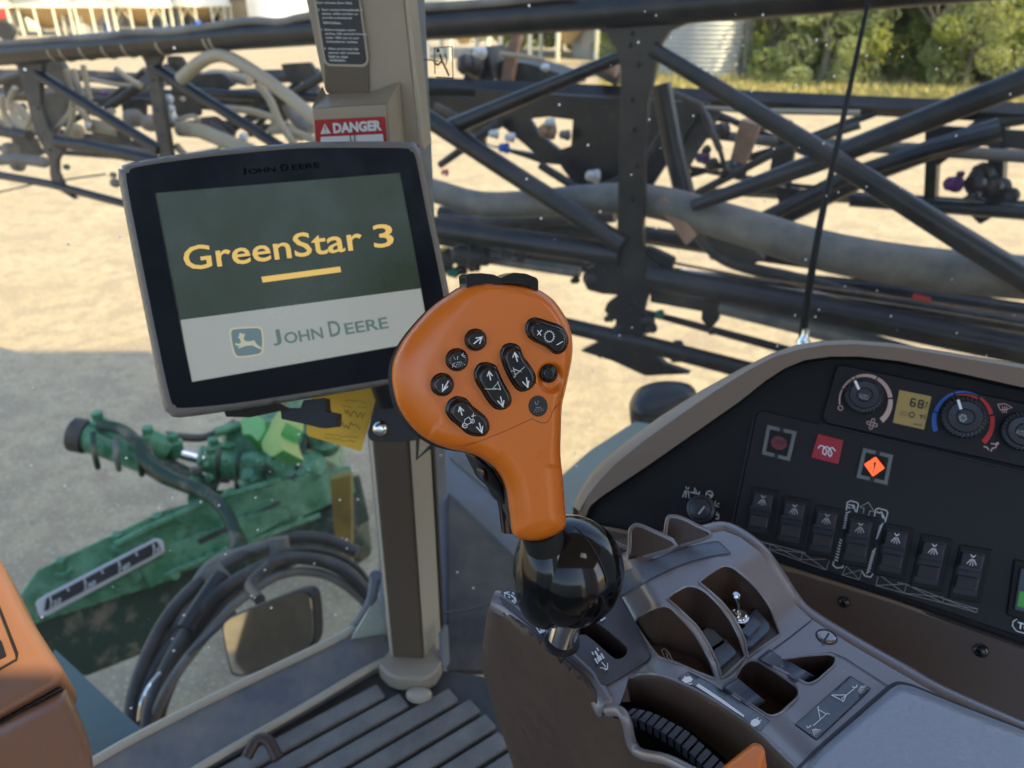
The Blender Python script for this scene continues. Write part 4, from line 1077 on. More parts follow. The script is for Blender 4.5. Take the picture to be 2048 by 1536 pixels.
mk('danger_panel', slab(rnd([(641, 274), (766, 268), (776, 420), (648, 420)], 3), DP(.002), .0006), 'print_white', cab)
fx = frame3(DP(.0025), (667, 267), (764, 261), (665, 246), 0)
mk('danger_print', join(text('DANGER', fx, 0, 1, 0, 1, .05), fills([[(-.27, .02), (-.05, .02), (-.16, 1.0)]], fx)), 'print_white', cab)
mk('danger_mark', ribbon([[(-.16, .35), (-.16, .75)], [(-.16, .12), (-.16, .2)]], frame3(DP(.003), (667, 267), (764, 261), (665, 246), 0), .025), 'sticker_red', cab)
mk('danger_figure', ribbon([[(700, 270), (702, 284)], [(709, 269), (710, 284)]], pxframe(DP(.003), 0), 2), 'decal_black', cab)

# windows
def wall_quad(a, b, z0, z1):
    return [Vector((a.x, a.y, z0)), Vector((b.x, b.y, z0)), Vector((b.x, b.y, z1)), Vector((a.x, a.y, z1))]
pa = FLOOR.hit(790, 1268); la = FLOOR.hit(200, 1480); la = pa + (la - pa) * 1.0
dl = (la - pa); left_end = pa + dl * 3.2
pb = FLOOR.hit(885, 1262)
right_end = Vector((1.9, 1.62, FZ))
Lq = wall_quad(pa, left_end, FZ + .015, ZT)
Rq = wall_quad(pb, right_end, FZ + .02, ZT)
mk('window_glass', (Lq, [(0, 1, 2, 3)]), 'window_glass', cab)
mk('window_glass', (Rq, [(0, 1, 2, 3)]), 'window_glass', cab)
RG = Plane(pb, (right_end - pb).cross(Vector((0, 0, 1))))
# exit sticker on the right pane
G = ribbon([[(870, 148), (869, 96), (904, 93), (906, 156), (872, 154)], [(872, 121), (834, 118)], [(842, 113), (834, 118), (842, 125)], [(878, 122), (866, 124)], [(890, 108), (894, 118), (892, 130)]], pxframe(RG, .001), 2.2)
G = join(G, ribbon([[(880, 108), (884, 122), (892, 138), (898, 152)], [(884, 122), (876, 130), (868, 126)]], pxframe(RG, .0012), 4), fills([circ(876, 101, 4, n=10)], pxframe(RG, .0013)))
mk('exit_sticker', G, 'seal_black', cab)
# sill, floor and mat
SP = [(120, 1620), (200, 1548), (470, 1400), (700, 1300), (745, 1272)]
sa = [FLOOR.hit(x, y) for x, y in [(60, 1640), (250, 1520), (470, 1405), (690, 1296), (752, 1250)]]
sb = [FLOOR.hit(x, y) for x, y in [(260, 1640), (420, 1536), (600, 1432), (745, 1345), (790, 1330)]]
n = len(sa)
V = [q + Vector((0, 0, .028)) for q in sa] + [q + Vector((0, 0, .010)) for q in sb] + [q - Vector((0, 0, .08)) for q in sa] + [q - Vector((0, 0, .08)) for q in sb]
F = [(i, i + 1, n + i + 1, n + i) for i in range(n - 1)] + [(i, i + 1, 2 * n + i + 1, 2 * n + i) for i in range(n - 1)] + [(n + i, n + i + 1, 3 * n + i + 1, 3 * n + i) for i in range(n - 1)]
mk('window_sill', (V, F), 'sill_grey', cab)
mk('sill_edge', tube([q + Vector((0, 0, .028)) for q in sa], .007, 8, smoothn=4), 'pillar_light', cab)
mk('sill_edge', tube([q + Vector((0, 0, .012)) for q in sb], .006, 8, smoothn=4), 'pillar_light', cab)
mk('corner_gasket', tube([FLOOR.hit(560, 1360) + Vector((0, 0, .03))] + [at(x, y, d) for x, y, d in [(640, 1310, 1.26), (700, 1260, 1.27), (738, 1210, 1.24), (752, 1150, 1.2)]], [.004, .010], 8, smoothn=6), 'seal_grey', cab)
mk('corner_glass_mask', slab([(690, 1300), (735, 1225), (752, 1180), (790, 1300), (770, 1320)], Plane(at(740, 1260, 1.25), (.35, -1, 0)), .004), mat('mask_pale', (.42, .47, .40), .4, var=.2, vscale=20).name, cab)
fo = [(258, 1640), (420, 1536), (600, 1432), (745, 1345), (800, 1352), (880, 1340), (960, 1352), (1100, 1400), (1300, 1700), (700, 1900)]
mk('cab_floor', slab(fo, FLOOR, .09, -.004), 'floor_plain', cab)
# raised ribs of the floor mat, running towards the pillar side
rib = []
e0 = FLOOR.hit(480, 1536); e1 = FLOOR.hit(760, 1385); dirr = (e1 - e0).normalized(); side = dirr.cross(Vector((0, 0, 1)))
Lend = [(420, 1536), (745, 1352)]
for k in range(-9, 22):
    base = e0 + side * (k * .0365)
    a = base - dirr * .9; b_ = base + dirr * .75
    # trim the far end to the mat's front edge
    hitp = None
    fe = [(745, 1356), (770, 1392), (850, 1412), (905, 1390), (965, 1420), (1010, 1480), (1100, 1560)]
    pts = [FLOOR.hit(x, y) for x, y in fe]
    for i in range(len(pts) - 1):
        p, q = pts[i], pts[i + 1]
        d = q - p; den = dirr.x * d.y - dirr.y * d.x
        if abs(den) < 1e-9: continue
        w_ = p - base
        tt = (w_.x * d.y - w_.y * d.x) / den; uu = (w_.x * dirr.y - w_.y * dirr.x) / den
        if 0 <= uu <= 1: hitp = base + dirr * tt
    fe2 = [FLOOR.hit(x, y) for x, y in [(430, 1536), (745, 1354)]]
    if hitp is None: 
        if k > 5: b_ = base + dirr * .5
        else: continue
    else: b_ = hitp
    g = bar(a, b_, .029, .012)
    rib.append(g)
mk('floor_ribs', join(*rib), 'floor_mat', cab, bevel=.004)
prism([(757, 1352), (776, 1372), (796, 1380), (852, 1382), (874, 1368), (886, 1346), (872, 1306), (800, 1296)], FZ - .004, FZ + .026, 'pillar_tan', 'pillar_foot', bevel=.006)
prism([(886, 1344), (900, 1322), (894, 1316), (880, 1338)], FZ - .004, FZ + .075, 'seal_grey', 'foot_blade', bevel=.002)
mk('foot_stud', inflate(circ(838, 1388, 26, 15), FLOOR, 10, .006, 6, .005, h=.008), 'pillar_light', cab)
# unseen roof and body behind the viewer, guessed and shaped to cast the shade
def flat(name, a, m, t, parent=cab):
    return mk(name, a, m, parent, bevel=0)
ZR = EYE + .82
ro = [(-1.3, -1.0), (1.95, -1.0), (1.95, .97), (-1.3, .97)]; ha = [(.45, -.262), (.86, -.262), (.86, -.20), (.785, -.155), (.785, .0), (.45, .0)]
V2, F2 = cdt(ro, [ha], 4)                  # hatch hole invented to let sun reach the steering column
mk('cab_roof', ([Vector((x, y, ZR)) for x, y in V2] + [Vector((x, y, ZR + .08)) for x, y in V2], [tuple(f) for f in F2] + [tuple(i + len(V2) for i in f) for f in F2]), 'roof_liner', cab, smooth=False)
# body and tank behind: unseen, guessed and added to keep the sun off
def xzwall(name, y, outer, holes, m, parent, t=.03):
    V2, F = cdt(outer, holes, 5)
    V = [Vector((x, y, z)) for x, z in V2]
    return mk(name, (V, [tuple(f) for f in F]), m, parent, smooth=False)
# unseen tall boxes added right of the machine to shade the near yard
for nm, x0, x1, y0, y1, h, lb in (('shade_box', 3.3, 5.0, -.9, 1.7, 9.6, 'unseen tall box added beside the machine on the right to shade the yard'), ('shade_box', 3.3, 5.0, -6.5, -3.3, 9.6, 'unseen tall box added behind the first one to shade the yard')):
    fb = empty(nm, ((x0 + x1) / 2, (y0 + y1) / 2, 0), lb, 'shade box', 'shade boxes added beside the machine')
    mk('wall', box(((x0 + x1) / 2, (y0 + y1) / 2, h / 2), ((x1 - x0) / 2, 0, 0), (0, (y1 - y0) / 2, 0), (0, 0, h / 2)), 'corrugated', fb, smooth=False)
bo = empty('shading_body', (-.7, -2.8, 1.2), 'guessed dark chassis and tank behind the cab, unseen, added to keep the sun off', 'shading body')
mk('chassis', box((-.75, -2.6, 1.35), (1.7, 0, 0), (0, 3.1, 0), (0, 0, .5)), 'dark_dusty', bo, bevel=.05)
mk('tank', box((-.75, -3.9, 2.3), (1.7, 0, 0), (0, 1.9, 0), (0, 0, .6)), 'cream_paint', bo, bevel=.1)

# ================================================================ interior materials
mat('console_sheen', (.170, .148, .158), .34, spec=.9, coat=.8, coat_r=.30, bump=.35, bscale=1500, bdetail=2, var=.06, vscale=25, rvar=.05)  # brown plastic greyed towards blue: sky sheen put into the base colour
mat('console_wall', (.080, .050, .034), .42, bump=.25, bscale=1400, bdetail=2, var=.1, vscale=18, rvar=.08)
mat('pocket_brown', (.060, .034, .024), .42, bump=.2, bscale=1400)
mat('plate_brown', (.075, .062, .064), .34, bump=.2, bscale=1800)
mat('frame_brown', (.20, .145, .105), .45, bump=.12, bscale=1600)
mat('frame_lit', (.30, .235, .18), .42, bump=.12, bscale=1600)  # lighter copy of the frame brown: sunlit outer edge put into the colour
mat('panel_brown', (.058, .034, .020), .5, bump=.1, bscale=1500)
mat('panel_black', (.009, .009, .009), .5, spec=.25, bump=.12, bscale=2200)
mat('panel_black2', (.0115, .0115, .012), .48, spec=.3, bump=.12, bscale=2200)
mat('switch_black', (.030, .036, .047), .32)
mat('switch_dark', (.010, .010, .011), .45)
mat('gloss_black', (.005, .005, .006), .10)
mat('button_black', (.008, .008, .009), .16)
mat('rubber_black', (.012, .012, .013), .5, bump=.1, bscale=2000)
mat('lever_orange', (.70, .165, .008), .33, bump=.16, bscale=2400, bdetail=2, coat=.25, coat_r=.22)
mat('knob_orange', (.80, .20, .025), .3)
mat('icon_white', (.85, .88, .92), .5)
mat('icon_grey', (.50, .53, .55), .5)
mat('icon_dim', (.33, .34, .34), .5)
mat('icon_pink', (.62, .42, .38), .5)
mat('dial_blue', (.02, .11, .42), .5)
mat('dial_red', (.55, .03, .02), .5)
mat('rocker_blue', (.085, .105, .145), .38)
mat('label_slate', (.13, .155, .195), .4, var=.15, vscale=60)
mat('label_black', (.012, .012, .014), .35)
mat('pad_leather', (.30, .325, .40), .40, coat=.6, coat_r=.3, bump=1, bscale=190, bdetail=5, stretch=(1, 1.5, 1))  # blue sky reflection worked into the leather's base colour
mat('lamp_off', (.16, .02, .025), .35)
mat('lamp_red', (.36, .014, .03), .35)
mat('lamp_lit', (1.0, .10, .02), .4, emit=.55)
mat('lamp_frame', (.16, .17, .165), .25)
mat('lcd', (.30, .22, .075), .3, emit=.06)
mat('green_lamp', (.03, .25, .03), .4, emit=.1)
mat('column_brown', (.28, .135, .075), .36, bump=.08, bscale=1200)
mat('column_dark', (.20, .105, .065), .4, bump=.08, bscale=1200)

# ================================================================ armrest console
ZC = EYE - .39
def sm(t): t = max(0., min(1., t)); return t * t * (3 - 2 * t)
cowl_rim = [(1258, 1352), (1290, 1346), (1330, 1350), (1390, 1375), (1450, 1410), (1510, 1452), (1560, 1500), (1600, 1540), (1640, 1590)]
def hump(x, y):
    s = (1438 - x) * .58 + (1358 - y) * .81
    h = .034 * sm(s / 190)
    h *= sm(((x - 1212) * .86 - (y - 1160) * .51) / 70)
    d, q = segdist(x, y, cowl_rim + cowl_rim[::-1])
    h += .012 * (1 - sm(d / 75)) * sm((x - 1262) / 60)
    # rolls down at its right hand shoulder
    return h
CT = Bumped((0, 0, ZC), (0, 0, 1), hump)
ac = empty('armrest_console', (.12, .42, ZC - .12), 'brown plastic armrest console carrying the gate plate, switch pockets and thumb wheel', 'console')
gate_o = [(997, 1188), (1030, 1165), (1230, 1175), (1302, 1306), (1297, 1320), (1215, 1369), (1198, 1370), (1182, 1350), (1085, 1270), (1002, 1203)]
slot = [(1140, 1262), (1152, 1240), (1180, 1238), (1205, 1252), (1250, 1290), (1254, 1302), (1250, 1312), (1236, 1318), (1222, 1312), (1172, 1270), (1148, 1276)]
P1 = rnd([(1268, 1244), (1277, 1233), (1324, 1210), (1342, 1215), (1367, 1241), (1392, 1270), (1412, 1306), (1426, 1338), (1432, 1359), (1393, 1344), (1349, 1324), (1320, 1316), (1297, 1288)], [3, 5, 9, 14, 14, 14, 14, 10, 2, 8, 8, 8, 12])
P2 = rnd([(1333, 1197), (1346, 1186), (1371, 1172), (1389, 1172), (1411, 1183), (1440, 1212), (1461, 1241), (1479, 1277), (1491, 1314), (1443, 1358), (1437, 1332), (1419, 1291), (1394, 1252), (1353, 1213)], [3, 6, 9, 9, 14, 14, 14, 10, 2, 2, 10, 14, 14, 10])
P3 = rnd([(1397, 1165), (1407, 1156), (1425, 1143), (1447, 1130), (1465, 1134), (1494, 1157), (1519, 1183), (1541, 1215), (1553, 1248), (1561, 1269), (1527, 1292), (1496, 1316), (1489, 1276), (1470, 1238), (1447, 1207), (1412, 1176)], [3, 5, 6, 9, 9, 14, 14, 14, 10, 2, 2, 2, 14, 14, 14, 8])
Q1 = rnd([(1446, 1374), (1473, 1352), (1482, 1332), (1499, 1320), (1515, 1321), (1560, 1350), (1597, 1376), (1599, 1392), (1560, 1428), (1540, 1434)], 9)
Q2 = rnd([(1516, 1317), (1540, 1297), (1564, 1318), (1610, 1311), (1660, 1308), (1673, 1315), (1670, 1330), (1634, 1362), (1616, 1369)], 7)
top = [(984, 1204), (1000, 1186), (1040, 1160), (1120, 1140), (1215, 1140), (1240, 1128), (1290, 1108), (1350, 1086), (1420, 1066), (1448, 1062), (1480, 1074), (1520, 1104), (1558, 1158), (1590, 1208), (1622, 1238), (1700, 1288), (1800, 1346), (1880, 1392), (2048, 1468), (2220, 1545), (2220, 1760), (1680, 1760),
       (1640, 1600), (1600, 1540), (1560, 1500), (1510, 1452), (1450, 1410), (1390, 1375), (1330, 1350), (1290, 1346), (1258, 1352), (1250, 1380), (1240, 1408), (1216, 1422), (1190, 1378), (1172, 1353), (1085, 1275), (1010, 1214)]
slotr = curve2(slot, 3)
G, W = pocketed(top, [slotr, P1, P2, P3, Q1, Q2], CT, [.045] + [lambda x, y: hump(x, y) + .0015] * 3 + [.022, .022], 13)
shell = mk('shell', G, 'console_sheen', ac, sharp=60)
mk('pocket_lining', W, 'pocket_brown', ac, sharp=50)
for P in (P1, P2, P3, Q1, Q2):
    mk('pocket_lip', tube([CT.hit(x, y, .0002) for x, y in P + P[:1]], .0009, 6, caps=False), 'console_sheen', ac)
# rolled edges
mk('edge_roll', tube(catmull([CT.hit(x, y, -.0062) for x, y in [(988, 1203), (1011, 1213), (1087, 1275), (1175, 1353), (1193, 1379), (1212, 1412), (1219, 1424)]], 5), [.0080] * 26 + [.0080, .0072, .0060, .0048, .0034], 16, ), 'console_sheen', ac)
mk('edge_roll', tube([CT.hit(x, y, -.008) for x, y in [(1215, 1144), (1290, 1110), (1350, 1088), (1420, 1068), (1448, 1064), (1478, 1077), (1516, 1107), (1554, 1160), (1587, 1210), (1620, 1241), (1700, 1291), (1800, 1349), (1880, 1395), (2048, 1471), (2220, 1548)]], .008, 12, smoothn=4), 'console_sheen', ac)
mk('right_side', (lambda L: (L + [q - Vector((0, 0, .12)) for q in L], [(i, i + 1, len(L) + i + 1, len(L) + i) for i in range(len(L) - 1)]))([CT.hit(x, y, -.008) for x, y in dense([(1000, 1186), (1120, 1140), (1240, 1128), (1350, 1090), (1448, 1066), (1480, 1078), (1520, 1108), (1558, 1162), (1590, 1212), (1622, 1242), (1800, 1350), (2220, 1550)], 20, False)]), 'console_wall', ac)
# left wall
E0, E1 = CT.hit(990, 1206), CT.hit(1214, 1424)
wd = Vector((.03, .05, -1)).normalized()
LW = Plane(E0, (E1 - E0).cross(Vector((.05, .06, -1))))
wl = [(984, 1206), (976, 1216), (967, 1270), (963, 1320), (966, 1345), (980, 1396), (1005, 1469), (1030, 1545), (1060, 1640), (1420, 1640), (1385, 1548), (1335, 1522), (1290, 1510), (1268, 1490), (1256, 1450), (1240, 1428), (1216, 1424), (1190, 1382), (1172, 1357), (1085, 1279), (1010, 1217)]
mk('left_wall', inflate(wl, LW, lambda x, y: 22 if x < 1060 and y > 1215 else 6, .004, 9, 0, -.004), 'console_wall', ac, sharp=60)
mk('edge_roll', tube([LW.hit(x, y, -.001) for x, y in [(1217, 1423), (1240, 1423), (1254, 1446), (1264, 1488), (1284, 1508), (1335, 1520), (1386, 1545)]], .0032, 12, smoothn=4), 'console_sheen', ac)
# scuffs on the wall
rng = random.Random(4)
G = ([], [])
for i in range(16):
    x = rng.uniform(1035, 1095); y = rng.uniform(1400, 1500); L = rng.uniform(6, 20)
    G = join(G, ribbon([[(x, y), (x + L * .7, y + L)]], pxframe(LW, .0042 + .0001 * i), rng.uniform(.5, 1.0)))
mk('scuff', G, mat('scuff_mark', (.13, .10, .085), .6).name, ac)
# wheel cowl: recess wall below its rim
rim = catmull([(x, y, 0) for x, y in cowl_rim], 5)
low = catmull([(x, y, 0) for x, y in [(1262, 1412), (1290, 1422), (1330, 1435), (1380, 1462), (1430, 1500), (1470, 1535), (1500, 1570), (1530, 1610), (1560, 1650)]], 5)
A = [CT.hit(q.x, q.y, 0) for q in rim]; B = [CT.hit(q.x, q.y, -.036 - CT.fn(q.x, q.y)) for q in low]
n = len(A)
Mid = [a.lerp(b, .12) + Vector((-.002, -.003, .001)) for a, b in zip(A, B)]
V = A + Mid + B
mk('wheel_cowl', (V, [(i, i + 1, n + i + 1, n + i) for i in range(n - 1)] + [(n + i, n + i + 1, 2 * n + i + 1, 2 * n + i) for i in range(n - 1)]), 'console_wall', ac, sharp=70)
mk('cowl_rim', tube([a + Vector((0, 0, -.001)) for a in A], .0013, 8), 'console_sheen', ac)
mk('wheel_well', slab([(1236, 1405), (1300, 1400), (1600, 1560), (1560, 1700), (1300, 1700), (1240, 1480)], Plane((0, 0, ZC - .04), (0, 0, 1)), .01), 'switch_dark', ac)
# ribbed thumb wheel
wh = empty('ribbed_roller', CT.hit(1330, 1500, -.04), 'black ribbed thumb wheel sunk in the console beside the orange speed lever', 'thumb wheel')
bk = [(q.x, q.y) for q in catmull([(x, y, 0) for x, y in [(1266, 1420), (1302, 1428), (1340, 1446), (1378, 1468), (1414, 1500), (1450, 1534), (1480, 1570), (1500, 1610)]], 8)]
ft = [(q.x, q.y) for q in catmull([(x, y, 0) for x, y in [(1246, 1434), (1286, 1446), (1322, 1466), (1358, 1490), (1394, 1522), (1426, 1558), (1450, 1596), (1468, 1640)]], 8)]
WS = Plane((0, 0, ZC - .010), (0, 0, 1))
nb = len(bk)
a_ = [WS.hit(*q) for q in bk]; f_ = [WS.hit(*q, -.004) for q in ft]
fd = [q + Vector((.008, .004, -.03)) for q in f_]
mk('drum', (a_ + f_ + fd, [(i, i + 1, nb + i + 1, nb + i) for i in range(nb - 1)] + [(nb + i, nb + i + 1, 2 * nb + i + 1, 2 * nb + i) for i in range(nb - 1)]), 'rubber_black', wh, sharp=60)
G = ([], [])
k = 0
while k + 2.6 < nb:
    def lp(L, t):
        i = min(int(t), len(L) - 2); return L[i].lerp(L[i + 1], t - i)
    q = [lp(a_, k + .35), lp(a_, k + 2.6), lp(f_, k + 2.6), lp(f_, k + .35)]
    up = Vector((-.0006, -.0008, .0026))
    tp_ = [p + up for p in q]
    s_ = [tp_[2] + Vector((.001, 0, -.008)), tp_[3] + Vector((.001, 0, -.008))]
    v = q + tp_ + s_
    G = join(G, (v, [(4, 5, 6, 7), (0, 1, 5, 4), (3, 7, 4, 0), (1, 2, 6, 5), (7, 6, 8, 9)]))
    k += 3.15
mk('rib', G, 'rocker_blue', wh, smooth=False)  # bluer and lighter than the drum: sky light put into the rib colour
# orange lever tip
OL = plane3((1450, 1540, .40), (1520, 1490, .41), (1530, 1540, .395))
ol = empty('speed_lever', OL.hit(1480, 1560, -.02), 'small orange lever tip poking up at the bottom edge', 'lever')
mk('tip', inflate(rnd([(1400, 1580), (1450, 1530), (1488, 1500), (1508, 1484), (1524, 1490), (1531, 1503), (1527, 1520), (1500, 1600)], [2, 4, 6, 8, 8, 8, 8, 2]), OL, 9, .004, 4, .010), 'knob_orange', ol, sharp=70)

# gate plate, chrome rod and prints
pf = pxframe(CT, .0030)
def ring_plate(outer, hole, sf, h, t):
    class S: pass
    s = S(); s.hit = lambda x, y, hh=0: sf.hit(x, y, h + hh); s.nrm = sf.nrm
    G, W = pocketed(outer, [hole], s, t, 12, floor=False, skirt=t)
    return join(G, W)
mk('gate_plate', ring_plate(rnd(gate_o, 10), slotr, CT, .0016, .0016), 'plate_brown', ac, sharp=50)
tractor = [[(-.12, 1.0), (.12, 1.0), (.12, .45), (.3, .45), (.3, .05), (-.3, .05), (-.3, .45), (-.12, .45)], [(-.62, 0), (-.4, 0), (-.4, .52), (-.62, .52)], [(.4, 0), (.62, 0), (.62, .52), (.4, .52)], [(-.5, .82), (-.32, .82), (-.32, 1.12), (-.5, 1.12)], [(.32, .82), (.5, .82), (.5, 1.12), (.32, 1.12)]]
G = fills(tractor, frame3(CT, (1202, 1322), (1214, 1312), (1190, 1302), .0030))
G = join(G, ribbon([[(1203, 1324), (1212, 1334)], [(1209, 1340), (1215, 1338), (1215, 1326)], [(1200, 1335), (1215, 1338)]], pf, 2))
G = join(G, fills(tractor, frame3(CT, (1036, 1202), (1046, 1193), (1022, 1190), .0030)), ribbon([[(1020, 1190), (1010, 1186)], [(1010, 1195), (1009, 1185), (1019, 1184)]], pf, 2))
G = join(G, text('P', frame3(CT, (1091, 1262), (1080, 1246), (1080, 1268), .0030), 0, 1, 0, 1, .02), text('N', frame3(CT, (1212, 1236), (1202, 1226), (1202, 1243), .0030), 0, 1, 0, 1, .02))
mk('gate_print', G, 'icon_white', ac)
# long inset strip
strip = [(1236, 1152), (1262, 1138), (1300, 1122), (1340, 1106), (1380, 1093), (1426, 1083), (1438, 1083), (1462, 1106), (1430, 1110), (1390, 1120), (1350, 1134), (1300, 1158), (1262, 1180), (1242, 1192)]
mk('strip_label', inflate(strip, CT, 2, 0, 10, .0005, h=.0008), 'label_slate', ac)
mk('strip_outline', ribbon([strip + strip[:1]], pxframe(CT, .0012), 1.1), 'switch_dark', ac)
# panel joint and slotted screw
mk('joint', ribbon([[(1541, 1302), (1580, 1274), (1623, 1240)]], pxframe(CT, .0006), 1.8), 'switch_dark', ac)
mk('joint', ribbon([[(1541, 1302), (1546, 1306)], [(1562, 1320), (1610, 1309), (1662, 1305), (1690, 1316), (1780, 1374), (1788, 1374)]], pxframe(CT, .0006), 1.6), 'switch_dark', ac)
q = CT.hit(1653, 1274)
mk('screw', join(lathe(q, (0, 0, 1), [(.0062, -.001), (.0062, .0006), (.0055, .0012), (.004, .0014)], 24)), 'chrome_dark' if 'chrome_dark' in MATS else mat('chrome_dark', (.32, .28, .26), .25, metal=1).name, ac)
mk('screw_slot', ribbon([[(1646, 1285), (1658, 1266)]], pxframe(CT, .0016), 4), 'switch_dark', ac)
mk('screw_rim', tube([q + Vector((math.cos(a) * .0066, math.sin(a) * .0066, .0002)) for a in [k * math.pi / 14 for k in range(29)]], .0006, 6), 'switch_dark', ac)
# rear fins of the back pockets
for poly, rimp in [([(1322, 1100), (1331, 1070), (1335, 1040), (1342, 1034), (1362, 1038), (1390, 1052), (1420, 1070), (1360, 1092)], [(1327, 1090), (1331, 1068), (1335, 1040), (1342, 1033), (1364, 1037), (1392, 1051), (1422, 1070), (1360, 1092)]),
                   ([(1255, 1120), (1260, 1092), (1262, 1062), (1268, 1054), (1276, 1052), (1304, 1063), (1350, 1090), (1287, 1114)], [(1258, 1108), (1260, 1092), (1261, 1062), (1267, 1053), (1277, 1051), (1305, 1062), (1352, 1090), (1287, 1114)]),
                   ([(1180, 1110), (1200, 1072), (1234, 1089), (1282, 1116), (1236, 1134), (1190, 1140)], [(1190, 1064), (1210, 1074), (1234, 1088), (1284, 1116), (1232, 1136)])]:
    FN = Plane(CT.hit(poly[-1][0], poly[-1][1], .0), (-.35, -.9, .35))
    mk('fin', slab(poly, FN, .0035), 'pocket_brown', ac, bevel=.0006)
    mk('fin_rim', tube([FN.hit(x, y, -.001) for x, y in rimp], .0017, 8, smoothn=3), 'console_sheen', ac)
mk('back_wall', slab([(1180, 1090), (1330, 1060), (1350, 1075), (1300, 1130), (1180, 1160)], plane3((1180, 1090, .72), (1330, 1060, .72), (1200, 1150, .66)), .01), 'panel_brown', ac)
# pocket contents
PFp = Plane((0, 0, ZC + .0012), (0, 0, 1))
mk('switch_base', slab(rnd([(1478, 1252), (1512, 1216), (1538, 1246), (1540, 1258), (1502, 1293), (1490, 1290)], 4), PFp, .003), 'rocker_blue', ac, bevel=.0012)
mk('switch_key', slab(rnd([(1482, 1262), (1506, 1232), (1522, 1246), (1497, 1272)], 3), PFp, .003, .0035), 'rocker_blue', ac, bevel=.0008)
mk('switch_base', slab(rnd([(1412, 1300), (1450, 1276), (1474, 1304), (1436, 1338), (1428, 1332)], 4), PFp, .003, .0), 'rocker_blue', ac, bevel=.0012)
mk('switch_key', slab(rnd([(1380, 1280), (1420, 1250), (1452, 1284), (1414, 1312)], 3), PFp, .003, .0), 'label_slate', ac, bevel=.0008)
pl3 = rnd([(1322, 1296), (1334, 1287), (1350, 1306), (1346, 1324), (1340, 1326)], 3)
mk('small_icon', join(ribbon([[(1323, 1300), (1329, 1297), (1338, 1306), (1346, 1322), (1340, 1326), (1330, 1318), (1323, 1300)], [(1331, 1306), (1336, 1310), (1333, 1313), (1340, 1318)]], pxframe(PFp, .0), 1.3)), 'icon_grey', ac)
# chrome toggle
tg = empty('toggle_switch', PFp.hit(1478, 1240), 'chrome toggle switch standing in the rear right pocket', 'toggle switch')
base = PFp.hit(1476, 1238, .002)
mk('nut', lathe(base, (0, 0, 1), [(.0074, 0), (.0076, .001), (.0072, .003), (.0055, .0032), (.0055, .0045), (.0045, .005), (.0042, .0045)], 6 * 4), 'chrome', tg)
tipp = at(1472, 1190, (base - CAMV).dot(FW) - .012)
mk('stick', tube([base + Vector((0, 0, .003)), base.lerp(tipp, .5), base.lerp(tipp, .9), tipp, tipp + (tipp - base).normalized() * .0012], [.0017, .0021, .0029, .0029, .0018], 16), 'chrome', tg)
# two thumb rockers
for poly, lab in [([(1517, 1318), (1539, 1299), (1548, 1302), (1559, 1318), (1577, 1330), (1597, 1335), (1617, 1347), (1623, 1357), (1608, 1369), (1577, 1358), (1545, 1340)], 'blue black thumb rocker in the upper pocket next to the boom label'),
                  ([(1447, 1374), (1474, 1355), (1483, 1361), (1495, 1377), (1518, 1388), (1540, 1394), (1555, 1409), (1533, 1430), (1504, 1418), (1476, 1400)], 'blue black thumb rocker in the lower pocket nearest the turtle decal')]:
    c = poly[0]; tl = Vector(poly[1]) - Vector(poly[0])
    rk = empty('thumb_rocker', CT.hit(sum(p[0] for p in poly) / len(poly), sum(p[1] for p in poly) / len(poly), -.02), lab, 'rocker switch', 'thumb rockers in the console')
    # profile along the rocker, swept across its width
    ax0, ax1 = Vector(poly[0]), Vector(poly[-1 - 2]) 
    wv = Vector(poly[1]) - Vector(poly[0])
    L0 = Vector(poly[0]); L1 = Vector(poly[8]) - wv * .08
    prof = [(-.02, -.012), (-.02, .003), (.04, .0075), (.12, .0065), (.3, .001), (.45, -.002), (.62, .0005), (.75, .0025), (.88, .000), (1.0, -.006), (1.05, -.015)]
    prof = [(q.x, q.y) for q in catmull([(a, b, 0) for a, b in prof[1:]], 4)]
    prof = [(-.02, -.014)] + prof
    rows = []
    for e, hh in ((0, -.0016), (.06, 0), (.94, 0), (1, -.0016)):
        rows.append([CT.hit(*(L0 + (L1 - L0) * a + wv * e), b_ + hh) for a, b_ in prof])
    m_ = len(prof); V = sum(rows, []); F = []
    for r in range(3):
        for i in range(m_ - 1): F.append((r * m_ + i, r * m_ + i + 1, (r + 1) * m_ + i + 1, (r + 1) * m_ + i))
    F.append(tuple(range(m_))); F.append(tuple(3 * m_ + i for i in range(m_)))
    mk('rocker', (V, F), 'rocker_blue', rk, sharp=50)
    s = L0 + (L1 - L0) * .47
    mk('rocker_step', ribbon([[tuple(s + wv * .08), tuple(s + wv * .92)]], pxframe(CT, .0003), 1.2), 'switch_black', rk)
# boom label
bl = [(1591, 1448), (1700, 1352), (1741, 1377), (1633, 1478)]
mk('boom_label', inflate(bl, CT, 2, 0, 8, .0004, h=.0008), 'label_slate', ac)
mk('label_outline', ribbon([bl + bl[:1]], pxframe(CT, .0009), 1.2), 'switch_dark', ac)
f1 = pxframe(CT, .0012)
Z4 = lambda L: [(1400 + x / 3.16, 1200 + y / 3.16) for x, y in L]
G = ribbon([Z4([(715, 795), (800, 720)]), Z4([(745, 680), (760, 755)]), Z4([(745, 690), (800, 722)]), Z4([(740, 680), (752, 674)]), Z4([(800, 715), (820, 722)]), Z4([(830, 600), (908, 640)]), Z4([(908, 640), (925, 600), (840, 600)]), Z4([(835, 598), (850, 612)]), Z4([(900, 645), (912, 632)]), Z4([(895, 625), (975, 560)])], f1, 2.0)
G = join(G, ribbon([Z4([(672, 795), (680, 808), (695, 800), (700, 790)]), Z4([(962, 545), (975, 555), (990, 548), (992, 535)])], f1, 2.4))
